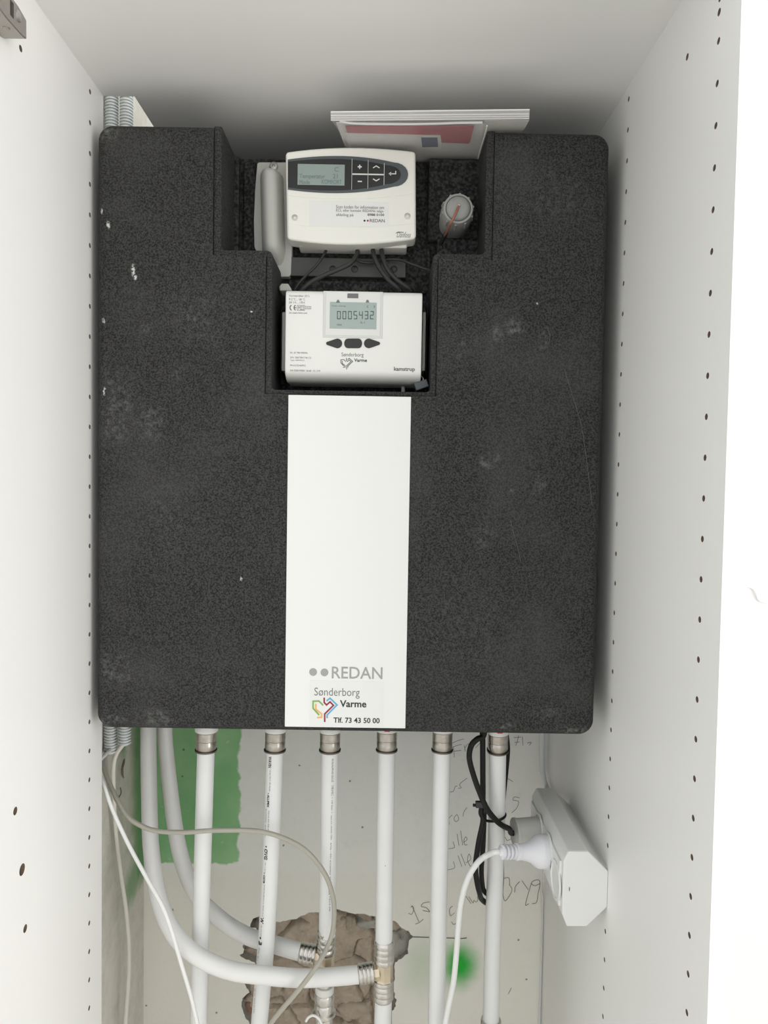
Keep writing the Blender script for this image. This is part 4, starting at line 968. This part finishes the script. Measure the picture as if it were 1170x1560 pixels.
# the supply cable that runs down the corner to the socket box
o = MB().tube(crom([V((P(826, 1120, 1.06).x, 1.066, zB+.02)), P(826, 1120, 1.066), P(826, 1165, 1.066), P(829, 1188, 1.06), P(834, 1203, 1.045), V((xb-.006, Ye-.004, zt_-.012))], 6), .0038, 10).build('supply_cable', 'conduit', smooth=60)
tag(o, 'pale grey supply cable running down the rear corner into the socket box', 'cable')
o = MB().tube(crom([V((xb-.01, Ye-.004, zb_+.012)), P(824.5, 1350, 1.055), P(826.5, 1370, 1.0745), P(824.8, 1450, 1.0755), P(821.8, 1560, 1.0755)], 6)+[toflr(820, 1600, 1.0755)], .0014, 8).build('supply_cable', 'conduit', smooth=60)
tag(o, 'thin pale cable running down the rear corner below the socket box', 'cable')

# white plug with ribbed strain relief; its cable
plug = thing('power_plug', 'white plug with ribbed strain relief in the socket box', 'plug', (xf, Yp1, zp1), 'plugs in the socket box')
axp = V((-1, -.34, .15)).normalized(); o_ = V((xf-.0015, Yp1, zp1))
MB().lathe(o_, axp, [(.0185, 0), (.0190, .002), (.0185, .014), (.0172, .017), (.0130, .023), (.0105, .029), (.0092, .036), (.0088, .040), (.0094, .0405), (.0094, .044), (.0072, .0445), (.0072, .046)], 32).build('plug_body', 'plug', plug, smooth=40)
o1 = o_+axp*.046
for k in range(4):
    MB().lathe(o1+axp*(.0048*k), axp, [(.0080, 0), (.0083, .0005), (.0082, .0026), (.0078, .0028)], 24).build('strain_ring', 'plug', plug, smooth=40)
MB().lathe(o1-axp*.002, axp, [(.0052, 0), (.0050, .0215), (.0042, .0225)], 16).build('strain_core', 'plug', plug, smooth=40)
o2 = o1+axp*.020
s_ = MB().tube(crom([o2-axp*.003, o2+axp*.005, P(740, 1304, .838), P(727, 1315, .834), P(713, 1338, .832), P(703, 1372, .834), P(698.5, 1410, .836), P(695.5, 1450, .837), P(691, 1495, .836), P(684, 1530, .835), P(677, 1565, .834)], 8)+[toflr(668, 1640, .83)], .0033, 14).build('plug_cable', 'cable_white', smooth=60)
tag(s_, 'thick white cable curving down from the ribbed white plug', 'cable')
# grey plug and its black cable
gp = thing('power_plug', 'stubby grey-white plug with a black cable in the socket box', 'plug', (xf, Yp2, zp2), 'plugs in the socket box')
axg = V((-1, -.16, .0)).normalized(); og = V((xf-.0015, Yp2, zp2))
Lg = .033
MB().lathe(og, axg, [(.0168, 0), (.0172, .002), (.0168, Lg-.003), (.0178, Lg-.0025), (.0176, Lg), (.004, Lg+.0004)], 32).build('plug_body', 'plug_grey', gp, smooth=40)
og2 = og+axg*Lg
bc = MB().tube(crom([og2-axg*.002, og2+axg*.004, P(776, 1263, .868), P(766, 1258, .853), P(756, 1250, .846), P(743, 1234, .838), P(733, 1213, .838), P(722, 1183, .838), P(715, 1155, .838), P(718, 1136, .838), P(727, 1126, .838), P(737, 1120, .84), V((P(739, 1110, .842).x, .842, zB+.003))], 8), .0033, 12).build('black_cable', 'cable_black', smooth=60)
tag(bc, 'black cable looping from the grey plug up under the dark case', 'cable')
bc = MB().tube(crom([V((P(735.5, 1112, .852).x-.001, .854, zB+.003)), P(735.3, 1135, .852), P(735.5, 1180, .852), P(735.5, 1220, .852), P(733, 1238, .85), P(736, 1250, .85), P(729, 1285, .852), P(724.5, 1320, .855), P(727, 1345, .86), P(730.5, 1360, .868), P(734, 1370, .886), P(745, 1376, .904), P(760, 1366, .912), P(764, 1330, .912), P(762, 1270, .912), P(766, 1220, .90), P(771, 1170, .89), P(773, 1140, .885), P(770, 1110, .88), V((P(768, 1100, .88).x, .88, zB+.003))], 8), .0033, 12).build('black_cable', 'cable_black', smooth=60)
tag(bc, 'black cable coil hanging down behind the pipe with the cable tie', 'cable')
bc = MB().tube(crom([P(737.6, 1232, .868), P(737.4, 1252, .868), P(735.8, 1290, .868), P(733.5, 1325, .870), P(735, 1348, .878), P(738, 1358, .891), P(748, 1363, .907), P(757, 1345, .918), P(757, 1290, .922), P(757, 1240, .925)], 8), .0030, 12).build('black_cable', 'cable_black', smooth=60)
tag(bc, 'inner strand of black cable tucked beside the pipe below the tie', 'cable')
tie = thing('cable_tie', 'black cable tie with a short tail fastened round the pipe', 'cable tie', P(755, 1243, .87))
c = P(756.3, 1243, .871); ring = []
for k in range(25):
    t = 2*math.pi*k/24; ring.append(c+V((.0135*math.cos(t)-.003, .0135*math.sin(t), .0025*math.cos(t*1)+.0)))
mb = MB().tube(ring, .0016, 8); mb.build('band', 'cable_black', tie)
q = P(735, 1226, .838); MB().box(q.x-.008, q.x+.003, .836, .842, q.z-.0035, q.z+.0035).build('lock', 'black', tie, bevel=.001)
mb = MB().tube([q+V((-.006, 0, -.001)), q+V((-.011, 0, -.0005)), P(722, 1227, .838)], .0018, 8); mb.build('tail', 'cable_black', tie)
mb = MB().tube([q+V((0, .002, -.002)), P(741, 1233, .856), c+V((-.0165, 0, -.002))], .0016, 8); mb.build('band', 'cable_black', tie)
